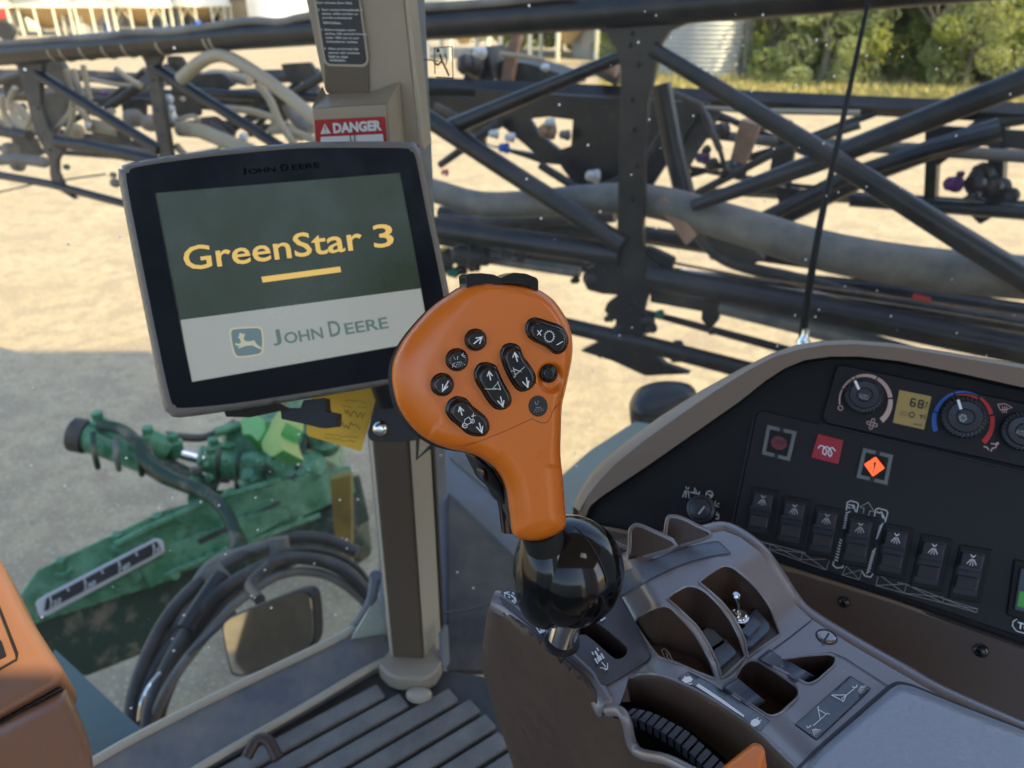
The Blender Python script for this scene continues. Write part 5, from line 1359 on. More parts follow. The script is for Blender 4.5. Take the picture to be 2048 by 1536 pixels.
for a in range(5):
    G = join(G, ribbon([Z4([(710 + a * 4, 818 - a), (724 + a * 11, 860 - a * 9)]), Z4([(1000 + a * 3, 572 - a * 6), (1020 + a * 8, 590 - a * 12)])], f1, 1.5))
mk('boom_print', G, 'icon_white', ac)
# hare and turtle strip
Z6 = lambda L: [(940 + x / 2.762, 980 + y / 2.762) for x, y in L]
hl = Z6([(1150, 1040), (1208, 1003), (1300, 1050), (1450, 1140), (1560, 1210), (1655, 1275), (1600, 1332), (1500, 1255), (1350, 1150), (1250, 1090)])
mk('speed_label', inflate(hl, CT, 2, 0, 8, .0004, h=.0008), 'label_slate', ac)
mk('label_outline', ribbon([hl + hl[:1]], pxframe(CT, .0011), 1.2), 'switch_dark', ac)
hare = Z6([(1168, 1050), (1185, 1035), (1180, 1025), (1195, 1032), (1215, 1028), (1230, 1045), (1222, 1060), (1205, 1062), (1190, 1068)])
turt = Z6([(1548, 1290), (1555, 1272), (1575, 1262), (1595, 1270), (1606, 1285), (1590, 1300), (1570, 1308), (1555, 1300)])
G = fills([Z6([(1248, 1082), (1262, 1068), (1400, 1160), (1515, 1245), (1512, 1256), (1380, 1168)]), hare, turt], pxframe(CT, .0014))
G = join(G, ribbon([Z6([(1585, 1265), (1592, 1255)]), Z6([(1600, 1275), (1610, 1270)]), Z6([(1200, 1062), (1212, 1072), (1228, 1070)])], pxframe(CT, .0014), 1.8))
mk('speed_print', G, 'icon_white', ac)

# padded armrest
PADS = Bumped((0, 0, ZC + .004), (0, 0, 1), lambda x, y: 0)
pad = rnd([(1596, 1545), (1640, 1500), (1783, 1376), (1800, 1368), (1825, 1373), (1913, 1409), (2048, 1461), (2260, 1545), (2260, 1760), (1560, 1760), (1560, 1580)], [8, 20, 8, 8, 10, 10, 10, 10, 10, 10, 10])
mk('pad_gap', ribbon([[(x - 5, y - 3) for x, y in pad[3:40]]], pxframe(CT, .0012), 7), 'switch_dark', ac)
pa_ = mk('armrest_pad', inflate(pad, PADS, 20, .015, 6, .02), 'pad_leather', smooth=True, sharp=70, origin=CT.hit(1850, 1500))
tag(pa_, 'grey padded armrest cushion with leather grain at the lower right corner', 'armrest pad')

# ================================================================ side console
hd = Vector((-.916, .40, 0)).normalized(); aw = Vector((.40, .916, 0)).normalized()
al = R_(33)
SN = -math.cos(al) * aw + math.sin(al) * Vector((0, 0, 1))
SC = Plane(at(1730, 790, .72), SN)
sc = empty('side_console', SC.hit(1700, 1400, -.05), 'brown and black side console with climate dials and a row of spray switches', 'console')
outer = [(1146, 1013), (1158, 985), (1180, 950), (1200, 927), (1250, 884), (1320, 833), (1400, 782), (1480, 738), (1540, 708), (1590, 690), (1640, 682), (1700, 680), (1780, 686), (1880, 701), (2048, 729), (2260, 766)]
mid = [(1158, 1022), (1176, 990), (1198, 962), (1228, 930), (1290, 880), (1360, 830), (1430, 782), (1500, 738), (1552, 712), (1600, 698), (1650, 690), (1710, 688), (1790, 694), (1885, 709), (2048, 737), (2260, 774)]
inner = [(1170, 1036), (1180, 1012), (1200, 995), (1300, 928), (1400, 858), (1480, 802), (1530, 762), (1570, 736), (1610, 720), (1660, 713), (1720, 713), (1800, 722), (1900, 742), (2048, 775), (2260, 822)]
low_in = [(2260, 1370), (2048, 1293), (1780, 1198), (1560, 1128), (1440, 1100), (1300, 1070), (1176, 1046)]
H1 = .016
G = pocketed(mid + [(2260, 1900), (1600, 1900), (1200, 1400), (1150, 1060)], [inner + low_in], Bumped(SC.o, SC.n, lambda x, y: H1 - .010 * sm((y - 1000 - (x - 1170) * .25) / 60)), .022, 22, floor=False)
fr_ = mk('frame', G[0], 'frame_brown', sc, sharp=60)
mk('frame_inner', G[1], 'panel_black', sc)
n = len(outer)
A = [SC.hit(*p, H1 - .024) for p in outer]; M = [SC.hit(*p, H1) for p in mid]
Bq = [q + Vector((.01, .02, -.25)) for q in A]
AM = [SC.hit((p[0] * .6 + q[0] * .4), (p[1] * .6 + q[1] * .4), H1 - .008) for p, q in zip(outer, mid)]
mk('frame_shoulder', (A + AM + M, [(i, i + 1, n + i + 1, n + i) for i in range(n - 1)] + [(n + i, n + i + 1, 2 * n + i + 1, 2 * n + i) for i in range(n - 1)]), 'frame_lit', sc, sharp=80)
mk('back_skirt', (A + Bq, [(i, i + 1, n + i + 1, n + i) for i in range(n - 1)]), 'frame_brown', sc)
mk('face', slab(inner + low_in, SC, .02, -.002), 'panel_black', sc)
# lower brown lining is its own colour
lowp = [(1172, 1052), (1300, 1078), (1440, 1108), (1560, 1136), (1780, 1206), (2048, 1301), (2260, 1378), (2260, 1900), (1600, 1900), (1200, 1400), (1150, 1060)]
mk('lower_panel', slab(lowp, SC, .004, H1 + .0012 - .0085), 'panel_brown', sc)
mk('edge_strip', tube([SC.hit(x, y, .004) for x, y in [(1440, 1102), (1560, 1130), (1780, 1200), (2048, 1295), (2260, 1372)]], .0025, 8), 'switch_dark', sc)
for x, y, r in [(1688, 1204, 11), (1962, 1301, 12.5)]:
    q = SC.hit(x, y, H1 - .007)
    mk('push_pin', lathe(q, SC.n, [(r * .00046, 0), (r * .00046, .001), (r * .00030, .0032), (r * .0001, .0038)], 20), 'gloss_black', sc)
cp = [(1674, 731), (1690, 730), (2048, 806), (2260, 850), (2260, 995), (2048, 934), (1654, 846), (1645, 834)]
mk('climate_panel', slab(rnd(cp, 6), SC, .008, .004), 'panel_black2', sc, bevel=.0012)
spn = [(1521, 820), (1645, 850), (2048, 945), (2260, 1005), (2260, 1352), (2048, 1276), (1780, 1186), (1462, 1076), (1466, 1060), (1512, 832)]
mk('switch_panel', slab(rnd(spn, 5), SC, .006, .002), 'panel_black2', sc, bevel=.001)
mk('joint', ribbon([[(1505, 828), (1514, 824)], [(1508, 834), (1458, 1076)], [(1640, 848), (2048, 944), (2200, 986)]], pxframe(SC, .0023), 2.4), 'switch_dark', sc)

def dial(cx, cy, r, pointer, txt=None, snow=False, ribs=30):
    c = SC.hit(cx, cy, .004)
    R0 = r * (c - CAMV).dot(FW) / FPX
    kn = mk('knob', lathe(c, SC.n, [(R0 * 1.0, 0), (R0 * 1.0, .006), (R0 * .96, .0072), (R0 * .80, .0078), (R0 * .78, .0105), (R0 * .74, .0115), (R0 * .42, .0112), (R0 * .40, .0100), (R0 * .38, .0112), (R0 * .34, .0118), (R0 * .1, .0120)], 48), 'switch_black', sc, sharp=35)
    u = SC.n.orthogonal().normalized(); w = SC.n.cross(u)
    G = ([], [])
    for k in range(ribs):
        a = 2 * math.pi * k / ribs
        dv = u * math.cos(a) + w * math.sin(a)
        G = join(G, box(c + dv * R0 * .93 + SC.n * .0045, dv * R0 * .10, SC.n.cross(dv) * R0 * .045, SC.n * .0042))
    mk('grip', G, 'switch_dark', kn, smooth=False)
    e = SC.hit(*pointer[0], .0165), SC.hit(*pointer[1], .0165)
    mk('pointer', bar(e[0], e[1], .0021, .0016, SC.n), 'icon_white', kn)
    ff = pxframe(SC, .0172)
    if txt:
        mk('knob_print', text(txt, frame3(SC, (cx - r * .27, cy + 4), (cx + r * .25, cy + 9), (cx - r * .25, cy - 6), .0172), 0, 1, 0, 1, .01), 'icon_dim', kn)
    if snow:
        L = []
        for k in range(6):
            a = k * math.pi / 3 + .3
            L.append([(cx + 2.5 * math.cos(a), cy + 2.5 * math.sin(a)), (cx + 8 * math.cos(a), cy + 8 * math.sin(a))])
            L.append([(cx + 8 * math.cos(a + .35), cy + 8 * math.sin(a + .35)), (cx + 5 * math.cos(a), cy + 5 * math.sin(a)), (cx + 8 * math.cos(a - .35), cy + 8 * math.sin(a - .35))])
        mk('knob_print', ribbon(L, ff, 1.3), 'icon_grey', kn)
    return kn
Z5 = lambda L: [(1640 + x / 5.02, 740 + y / 5.02) for x, y in L]
dial(1727, 792, 35, Z5([(352, 108), (390, 195)]), 'AUTO')
dial(1926, 836, 40, Z5([(1385, 300), (1415, 395)]), None, True)
dial(2042, 864, 37, [(2060, 830), (2056, 845)], 'AUTO')
def arc(c, r0, r1, a0, a1, w0, w1, n=24, rot=9):
    """printed arc that swells from width w0 to w1, in traced pixels"""
    V = []; F = []
    for i in range(n + 1):
        t = i / n; a = R_(a0 + (a1 - a0) * t)
        for s in (-1, 1):
            rr = (r0 + (r1 - r0) * t) + s * (w0 + (w1 - w0) * t) / 2
            V.append((c[0] + rr * math.cos(a), c[1] + rr * math.sin(a) * 1.0))
    return V, [(2 * i, 2 * i + 1, 2 * i + 3, 2 * i + 2) for i in range(n)]
def arcg(c, r, a0, a1, w0, w1, sx=1.0, h=.0046):
    V, F = arc(c, r, r, a0, a1, w0, w1)
    return [SC.hit(c[0] + (x - c[0]) * sx, y, h) for x, y in V], F
c1 = (1730, 802)
G = ([], [])
segs = [(172, 206, 2.5, 3.5), (209, 236, 3.5, 5), (238, 247, 5, 5.5), (249, 296, 5.5, 7), (299, 352, 7, 9), (356, 410, 9, 11)]
for a0, a1, w0, w1 in segs: G = join(G, arcg(c1, 51, a0, a1, w0, w1))
mk('fan_scale', join(G, ribbon([circ(1681, 816, 4.6, n=14) + circ(1681, 816, 4.6, n=14)[:1]], pxframe(SC, .0046), 1.5)), 'icon_pink', sc)
c2 = (1927, 842)
mk('cold_scale', join(arcg(c2, 59, 160, 196, 10, 9), arcg(c2, 58.5, 199, 250, 8.5, 5), arcg(c2, 58.5, 253, 300, 5, 1.2)), 'dial_blue', sc)
mk('warm_scale', join(arcg(c2, 53, 256, 302, 2, 5), arcg(c2, 57, 305, 346, 5, 9), arcg(c2, 58, 350, 407, 9, 11)), 'dial_red', sc)
ic = pxframe(SC, .0047)
L = []
for k in range(4):
    a = k * math.pi / 2 + .3
    x, y = 1744 + 7 * math.cos(a), 848 + 7 * math.sin(a)
    L.append(circ(x, y, 4.2, 3.2, 10, math.degrees(a)) ); L[-1].append(L[-1][0])
mk('fan_icon', ribbon(L, ic, 1.4), 'icon_pink', sc)
G = ribbon([Z5([(1785, 345), (1810, 400), (1865, 400), (1925, 375), (1860, 340), (1785, 345)])] + [Z5([(1830 + k * 20, 365), (1838 + k * 20, 390), (1828 + k * 20, 410), (1832 + k * 20, 432)]) for k in range(3)], ic, 1.4)
G = join(G, ribbon([Z5([(1642, 768), (1675, 775), (1695, 805)]), Z5([(1715, 738), (1770, 745)]), Z5([(1780, 735), (1762, 780), (1730, 785), (1715, 818)])], ic, 2.4), fills([[(x, y) for x, y in circ(1995, 887, 3, n=8)]], ic))
mk('airflow_icon', G, 'icon_pink', sc)
# small liquid crystal readout
mk('readout', slab([(1799, 780), (1863, 793), (1848, 859), (1786, 845)], SC, .003, .0046), 'lcd', sc)
fx = frame3(SC, (1799, 780), (1863, 793), (1786, 845), .0052)
inv = lambda u, v, k=0: fx(u, v, k)
def seg(ch, x, y, w, h):
    m = {'6': 'acdefg', '8': 'abcdefg'}[ch]
    P = {'a': [(0, 0), (w, 0)], 'b': [(w, 0), (w, h / 2)], 'c': [(w, h / 2), (w, h)], 'd': [(0, h), (w, h)], 'e': [(0, h / 2), (0, h)], 'f': [(0, 0), (0, h / 2)], 'g': [(0, h / 2), (w, h / 2)]}
    return [[(x + a, y + b) for a, b in P[k]] for k in m]
G = ribbon(seg('6', .42, .18, .13, .22) + seg('8', .66, .18, .13, .22), fx, .045)
G = join(G, ribbon([[(.88, .2), (.93, .2), (.93, .26), (.88, .26), (.88, .2)], [(.88, .40), (.88, .31), (.93, .31)], [(.88, .36), (.92, .36)]], fx, .018))
G = join(G, ribbon([[(x * .08 + .52, y * .08 + .66) for x, y in circ(0, 0, 1, n=10)] + [(.60, .66)], [(.75, .62), (.85, .62)], [(.85, .62), (.80, .72)], [(.92, .58), (.92, .72)]], fx, .03), text('AUTO', lambda u, v, k=0: fx(.62 + .28 * u, .95 - .07 * v), 0, 1, 0, 1, .01))
mk('readout_print', G, 'label_black', sc)
G = ribbon([[(.16, .60), (.22, .60), (.22, .72), (.16, .72), (.16, .60)], [(.28, .60), (.36, .60), (.36, .72), (.28, .72), (.28, .60)]], fx, .015)
mk('readout_ghost', G, mat('lcd_ghost', (.20, .14, .05), .4).name, sc)
# warning lamps
def lamp(quad, name, m_in, fr=True):
    if fr:
        lp_ = mk('lamp_housing', slab(quad, SC, .004, .0034), 'switch_dark', sc)
        q = quad; cx = sum(p[0] for p in q) / 4; cy = sum(p[1] for p in q) / 4
        ins = lambda k: [(cx + (x - cx) * k, cy + (y - cy) * k) for x, y in q]
        mk('lamp_bezel', slab(ins(.93), SC, .002, .0042), 'lamp_frame', lp_, bevel=.0006)
        mk('lamp_window', slab(ins(.70), SC, .002, .0050), m_in, lp_)
        for a, b_ in ((0, 1), (2, 3)):
            e = ins(.82)
            p0 = Vector(e[a]); p1 = Vector(e[b_])
            mk('lamp_clip', ribbon([[tuple(p0.lerp(p1, .42)), tuple(p0.lerp(p1, .58))]], pxframe(SC, .0048), 9), 'switch_dark', lp_)
        return lp_
lp1 = lamp([(1533, 847), (1596, 861), (1581, 925), (1521, 910)], 'stop_lamp', 'panel_black')
mk('stop_symbol', join(fills([circ(1558, 886, 17, 14, n=8, rot=22)], pxframe(SC, .0053))), 'lamp_off', lp1)
mk('stop_print', text('STOP', frame3(SC, (1547, 888), (1569, 891), (1549, 879), .0057), 0, 1, 0, 1, .01), 'switch_dark', lp1)
rl = mk('preheat_lamp', slab(rnd([(1636, 867), (1687, 880), (1677, 929), (1622, 915)], 2), SC, .004, .0046), 'lamp_red', sc, bevel=.0008)
mk('coil_icon', ribbon([[(1636, 897), (1640, 891), (1648, 893), (1654, 902), (1650, 910), (1645, 906), (1647, 896), (1654, 893), (1661, 899), (1664, 908), (1660, 913), (1656, 908), (1659, 897), (1665, 895), (1671, 902)]], pxframe(SC, .0053), 1.9), 'icon_white', rl)
lp2 = lamp([(1725, 893), (1789, 908), (1776, 973), (1710, 957)], 'warning_lamp', 'panel_black')
dm = Z5([(560, 870), (650, 985), (530, 1070), (443, 945)])
mk('warning_diamond', slab(rnd(dm, 2), SC, .001, .0056), 'lamp_lit', lp2)
mk('exclamation', join(fills([Z5([(540, 925), (566, 925), (548, 995), (538, 995)]), Z5([(530, 1008), (545, 1008), (540, 1024), (528, 1022)])], pxframe(SC, .0060))), 'switch_dark', lp2)
# rotary and its icons
q = SC.hit(1402, 1017, .002)
kn = mk('rotary_knob', lathe(q, SC.n, [(.0135, 0), (.0135, .003), (.011, .004), (.0105, .009), (.0095, .0115), (.006, .0125)], 32), 'switch_black', sc)
mk('pointer', ribbon([[(1397, 1028), (1409, 1013)]], pxframe(SC, .0150), 3), 'icon_grey', kn)
Zf = lambda L: [(1220 + x / 7.31, 940 + y / 7.31) for x, y in L]
G = ribbon([Zf([(1110, 240), (1120, 280)]), Zf([(1150, 250), (1140, 285)]), Zf([(1100, 300), (1062, 400)]), Zf([(1115, 300), (1105, 405)]), Zf([(1140, 300), (1158, 410)]), Zf([(1170, 325), (1300, 350), (1310, 315)]), Zf([(1230, 330), (1240, 265), (1262, 330)])], pxframe(SC, .003), 1.7)
G = join(G, ribbon([Zf(circ(1453, 358, 50, n=16) + circ(1453, 358, 50, n=16)[:1]), Zf([(1430, 340), (1450, 360), (1475, 385), (1478, 350)]), Zf([(1440, 405), (1435, 430)]), Zf([(1540, 450), (1530, 510), (1590, 540)]), Zf([(1560, 500), (1600, 490)]), Zf([(1570, 610), (1555, 660), (1590, 650), (1585, 715), (1540, 710)]), Zf([(1500, 760), (1560, 770), (1545, 830), (1500, 820)]), Zf([(1520, 790), (1550, 795)])], pxframe(SC, .003), 1.7))
mk('rotary_print', G, 'icon_grey', sc)
# seven spray switches
ZS = lambda x, y: (1440 + x / 3.368, 960 + y / 3.368)
sws = [((235, 85), (355, 105), (190, 325)), ((445, 145), (572, 165), (400, 390)), ((665, 208), (790, 230), (615, 455)), ((885, 268), (1020, 290), (840, 520)),
       ((1130, 335), (1262, 362), (1080, 590)), ((1380, 408), (1520, 432), (1320, 670)), ((1640, 480), (1782, 505), (1580, 745))]
def swq(fx_, u0, u1, v0, v1, h):
    return [fx_(u0, v0, h), fx_(u1, v0, h), fx_(u1, v1, h), fx_(u0, v1, h)]
def block(fx_, u0, u1, v0, v1, hs, base=0):
    """hs: heights at v0 and v1"""
    T = [fx_(u0, v0, hs[0]), fx_(u1, v0, hs[0]), fx_(u1, v1, hs[1]), fx_(u0, v1, hs[1])]
    B = [fx_(u0, v0, base), fx_(u1, v0, base), fx_(u1, v1, base), fx_(u0, v1, base)]
    # keep the sides square to the panel, not to the view
    B = [t_ - SC.n * ((t_ - SC.o).dot(SC.n) - base - .0) for t_ in T]
    return T + B, [(0, 1, 2, 3), (7, 6, 5, 4), (0, 4, 5, 1), (1, 5, 6, 2), (2, 6, 7, 3), (3, 7, 4, 0)]
for i, (tl, tr, bl_) in enumerate(sws):
    tlp, trp, blp = ZS(*tl), ZS(*tr), ZS(*bl_)
    fx_ = frame3(SC, tlp, trp, blp, 0)           # u right, v down
    sw = mk('rocker_plate', block(fx_, -.22, 1.32, -.16, 1.20, (.0036, .0036), .001), 'panel_black', sc, bevel=.0008)
    mk('rocker_well', block(fx_, -.06, 1.06, -.03, 1.06, (.0040, .0040), .001), 'switch_dark', sw)
    mk('rocker_cap', block(fx_, .0, 1.0, .02, .42, (.0085, .0115), .003), 'switch_black', sw, bevel=.0009)
    mk('rocker_lip', block(fx_, -.10, 1.02, .36, .47, (.0135, .0125), .004), 'switch_black', sw, bevel=.0010)
    mk('rocker_foot', block(fx_, .0, 1.0, .60, .92, (.0060, .0085), .003), 'switch_black', sw, bevel=.0009)
    cx, cy = .5, .19
    def pt(u, v): return (cx + u * .24, cy + v * .145)
    L = [[pt(-.55, -1.0), pt(-.1, -.62)], [pt(.45, -1.0), pt(.1, -.62)], [pt(-.1, -.62), pt(.1, -.62)]]
    L += [[pt(.02 + a * .14, -.25), pt(a * .52, 1.0 - .18 * abs(a))] for a in (-1.8, -.6, .6, 1.8)]
    mk('spray_icon', ribbon(L, lambda u, v, k=0: fx_(u, v, .0118 + k), .026), 'icon_grey' if i < 4 else 'icon_white', sw)
zl = lambda L: [ZS(*p) for p in L]
G = ribbon([zl([(160, 385), (600, 497)]), zl([(155, 408), (715, 607)]), zl([(160, 385), (155, 408)]), zl([(340, 432), (335, 468)]), zl([(556, 488), (545, 537)]), zl([(735, 545), (715, 607)]), zl([(165, 398), (335, 468)]), zl([(345, 434), (545, 537)]), zl([(335, 466), (556, 490)]), zl([(556, 490), (712, 604)]), zl([(548, 537), (712, 533)]), zl([(190, 408), (340, 434)])], pxframe(SC, .0030), .9)
G = join(G, ribbon([zl([(850, 580), (822, 640), (940, 672), (955, 608)]), zl([(850, 580), (940, 672)]), zl([(822, 640), (950, 606)])], pxframe(SC, .0030), .9))
G = join(G, ribbon([zl([(1065, 648), (1050, 710), (1240, 762), (1500, 828), (1730, 893), (1736, 868), (1510, 800), (1255, 702), (1195, 690)]), zl([(1085, 648), (1240, 762)]), zl([(1050, 710), (1255, 700)]), zl([(1255, 702), (1240, 762)]), zl([(1255, 702), (1500, 828)]), zl([(1240, 762), (1505, 790)]), zl([(1510, 795), (1498, 828)]), zl([(1510, 800), (1730, 893)]), zl([(1500, 828), (1736, 870)])], pxframe(SC, .0030), 1.0))
mk('boom_diagram', G, 'icon_dim', sc)
T = [zl([(850, 205), (858, 150), (880, 140), (925, 152), (932, 165), (920, 218)]), zl([(862, 165), (905, 175), (890, 190)]), zl([(858, 182), (880, 190)]), zl([(895, 165), (915, 215)]),
     zl([(1040, 245), (1048, 200), (1068, 190), (1120, 205), (1130, 220), (1112, 285)]), zl([(1055, 215), (1085, 225)]), zl([(1085, 210), (1115, 270)]), zl([(1090, 235), (1100, 260)])]
for k in range(7): T.append(zl([(845 - k * 3, 225 + k * 17), (878 - k * 4, 212 + k * 17)]))
for k in range(8): T.append(zl([(806 - k * 5, 398 + k * 20), (822 - k * 4, 410 + k * 19)]))
T.append(zl([(765, 548), (762, 575), (785, 592), (825, 590), (830, 575)]))
for k in range(7): T.append(zl([(1100 - k * 6, 290 + k * 15), (1075 - k * 4, 315 + k * 14)]))
for k in range(9): T.append(zl([(1050 - k * 5, 460 + k * 19), (1024 - k * 5, 486 + k * 18)]))
T.append(zl([(955, 612), (975, 645), (1015, 655), (1030, 630)]))
mk('tyre_diagram', ribbon(T, pxframe(SC, .0030), 2.2), 'icon_grey', sc)
mk('arrow_diagram', ribbon([zl([(965, 225), (970, 190), (942, 182), (1000, 150), (1038, 212), (1010, 208), (1000, 240)])], pxframe(SC, .0030), 1.3), 'icon_dim', sc)
# right edge: green lamp switch and its symbol
gs_ = [(2030, 1118), (2100, 1136), (2080, 1250), (2014, 1230)]
sw = mk('rocker_plate', slab(rnd(gs_, 5), SC, .003, .005), 'panel_black', sc, bevel=.001)
mk('rocker_cap', slab(rnd([(2042, 1135), (2100, 1150), (2085, 1236), (2028, 1220)], 4), SC, .003, .0075), 'switch_black', sw, bevel=.001)
mk('green_window', slab([(2040, 1182), (2080, 1192), (2076, 1222), (2034, 1212)], SC, .001, .0080), 'green_lamp', sw)
G = text('TC', frame3(SC, (2034, 1256), (2060, 1264), (2036, 1243), .0036), 0, 1, 0, 1, .03)
G = join(G, ribbon([[(2034, 1238), (2026, 1243), (2025, 1252), (2033, 1262), (2060, 1270)]], pxframe(SC, .0036), 1.8))
mk('traction_print', G, 'icon_white', sc)
# ================================================================ control lever
JP = plane3((970, 600, .424), (790, 740, .414), (1080, 1070, .452))
LBL = 'orange multi function control lever with black buttons in the middle of the picture'
lv = empty('control_lever', at(1124, 1270, .50), LBL, 'control lever')
head = [(929, 572), (903, 588), (867, 614), (835, 647), (809, 680), (791, 715), (785, 748), (788, 780), (796, 810), (812, 839), (835, 865), (867, 886), (900, 898), (942, 907), (968, 919), (991, 937), (1007, 959), (1017, 985), (1022, 1020), (1025, 1040), (1029, 1070), (1049, 1080), (1078, 1081), (1103, 1074), (1128, 1058), (1132, 1040), (1130, 1015), (1126, 960), (1121, 911), (1122, 862), (1124, 813), (1131, 780), (1138, 748), (1144, 715), (1145, 683), (1138, 650), (1125, 624), (1105, 598), (1076, 579), (1043, 570), (1014, 567), (970, 564)]
headc = curve2(head, 3)
def wj(x, y):
    if y > 930: return 44
    if y > 880: return 34 if x < 1060 else 22
    return 20 + 52 * sm((1000 - x) / 200) if y < 880 else 34
def dish(x, y, d):
    r = math.hypot(x - 1101, (y - 756) * .88)
    z = -.0035 * (1 - sm((r - 17) / 13))
    # groove of the parting line
    return z
# the face is set in front of the plane by a small bulge
mk('grip', inflate(headc, JP, wj, .0105, 4.5, .004, 0, p=2.2, extra=dish, inward=.0), 'lever_orange', lv, sharp=80)
cxh, cyh = 965, 780
back = [(x - 8 * sm((1000 - x) / 120) - 1, y + 2 * sm((960 - x) / 100)) for x, y in headc]
mk('grip_back', inflate([(x, y) for x, y in back], Plane(JP.o - JP.n * .004, JP.n), 2.5, .001, 9, .024, inward=.18), 'rubber_black', lv, sharp=60)
mk('parting_line', tube([JP.hit(x, y, .01045) for x, y in [(912, 898), (960, 882), (1010, 862), (1058, 840), (1066, 838), (1078, 844), (1092, 845), (1102, 832), (1108, 818), (1122, 806)]], .00028, 6, smoothn=5), mat('orange_dark', (.36, .09, .012), .45).name, lv)
ZJ = lambda L: [(760 + x / 3.072, 520 + y / 3.072) for x, y in L]
HF = .0106
def btn(name, outline, hgt, w=5, socket=True, m='button_black', sink=None, off=(3.5, 3), scale=.86):
    if socket:
        mk('socket', inflate(outline, JP, 3, .0008, 3.5, .003, h=HF - .0002), 'gloss_black', lv, sharp=80)
        cx = sum(p[0] for p in outline) / len(outline); cy = sum(p[1] for p in outline) / len(outline)
        cap = [(cx + (x - cx) * scale + off[0], cy + (y - cy) * scale + off[1]) for x, y in outline]
    else: cap = outline
    return mk(name, inflate(cap, JP, w, .0016, 3.0, hgt, h=HF + hgt - .0006), m, lv, sharp=80)
rk = [[(400, 930), (415, 870), (465, 835), (530, 850), (570, 895), (615, 930), (660, 975), (675, 1030), (652, 1075), (600, 1086), (535, 1070), (478, 1020), (430, 980)],
      [(575, 690), (600, 640), (650, 625), (710, 645), (738, 700), (765, 755), (803, 825), (808, 880), (768, 918), (710, 918), (660, 870), (620, 805), (585, 750)],
      [(735, 570), (760, 520), (810, 508), (858, 530), (882, 590), (920, 640), (955, 700), (957, 755), (915, 800), (855, 808), (808, 760), (770, 690), (745, 625)],
      [(890, 410), (915, 362), (965, 352), (1040, 375), (1110, 400), (1150, 450), (1158, 510), (1125, 568), (1070, 578), (1015, 535), (950, 505), (905, 470)]]
for L in rk:
    btn('rocker_button', curve2(ZJ(L), 4), .0042, 6)
for x, y, r in [(587, 490, 71), (472, 612, 73), (382, 765, 74)]:
    c = ZJ([(x, y)])[0]
    btn('round_button', circ(c[0], c[1], r / 3.072), .0036, 5, True, off=(2, 1.5), scale=.88)
c = ZJ([(1038, 697)])[0]
btn('thumb_button', circ(c[0], c[1], 17.5, 19), .0010, 4, True, off=(0, 0), scale=.8)
mk('button_ring', tube([JP.hit(x, y, HF + .0018) for x, y in circ(c[0] + 1, c[1] + 1, 6, 7, 20) + circ(c[0] + 1, c[1] + 1, 6, 7, 20)[:1]], .0003, 6), 'rubber_black', lv)
c = ZJ([(972, 898)])[0]
mk('spray_decal', slab(circ(c[0], c[1], 19, 21, 32), JP, .0004, HF + .0003), 'rubber_black', lv)
mk('dish_rim', tube([JP.hit(x, y, .0102) for x, y in circ(1101, 757, 29, 32, 28, 0)[2:16]], [.0003, .0008], 6), 'lever_orange', lv)
hb = HF + .0042 + .0012
wf = pxframe(JP, hb)
G = ribbon([ZJ([(575, 515), (622, 478)]), ZJ([(588, 480), (626, 474), (612, 515)]), ZJ([(421, 742), (388, 800)]), ZJ([(418, 775), (384, 806), (385, 762)])], pxframe(JP, HF + .0048), 2.3)
G = join(G, ribbon([ZJ([(845, 625), (828, 572)]), ZJ([(815, 600), (828, 570), (850, 598)]), ZJ([(900, 720), (908, 780)]), ZJ([(875, 748), (908, 782), (915, 742)]),
                    ZJ([(680, 740), (670, 688)]), ZJ([(658, 715), (670, 686), (692, 712)]), ZJ([(740, 838), (755, 898)]), ZJ([(722, 865), (755, 900), (762, 862)]),
                    ZJ([(505, 955), (490, 905)]), ZJ([(482, 935), (490, 903), (516, 928)]), ZJ([(610, 1000), (625, 1060)]), ZJ([(592, 1025), (627, 1062), (630, 1020)])], wf, 2.2))
mk('arrow_icons', G, 'icon_white', lv)
gear = []
for k in range(16):
    a = 2 * math.pi * k / 16
    gear.append(ZJ([(1040 + 27 * math.cos(a), 470 + 31 * math.sin(a)), (1040 + 35 * math.cos(a), 470 + 39 * math.sin(a))]))
G = ribbon([ZJ([(968, 432), (990, 464)]), ZJ([(995, 430), (966, 462)]), ZJ([(1086, 522), (1124, 500)])], wf, 1.7)
G = join(G, ribbon([ZJ(circ(1040, 470, 27, 31, 24) + circ(1040, 470, 27, 31, 24)[:1])] + gear, wf, 1.1))
G = join(G, ribbon([ZJ([(805, 682), (830, 682)]), ZJ([(818, 660), (832, 712)]), ZJ([(818, 668), (870, 688)]), ZJ([(830, 708), (890, 655)]), ZJ([(820, 722), (835, 712)]),
                    ZJ([(643, 792), (715, 794)]), ZJ([(690, 792), (730, 748)]), ZJ([(722, 745), (742, 800)]), ZJ([(700, 788), (738, 795)])], wf, 1.0))
G = join(G, ribbon([ZJ([(508, 1005), (505, 1025), (560, 1000), (575, 975)]), ZJ([(520, 980), (545, 965), (560, 985)]), ZJ([(515, 1003), (525, 978)]), ZJ([(560, 960), (590, 955)]), ZJ([(575, 940), (570, 968)]), ZJ(circ(522, 1018, 14, n=12) + circ(522, 1018, 14, n=12)[:1]), ZJ(circ(568, 990, 12, n=12) + circ(568, 990, 12, n=12)[:1])], wf, 1.1))
mk('function_icons', G, 'icon_white', lv)
L = [ZJ([(445, 642), (470, 660)]), ZJ([(445, 665), (448, 640), (462, 632)]), ZJ([(500, 580), (525, 590)]), ZJ([(512, 570), (505, 590), (525, 600)]), ZJ([(455, 598), (462, 612)]), ZJ([(478, 590), (475, 612)])]
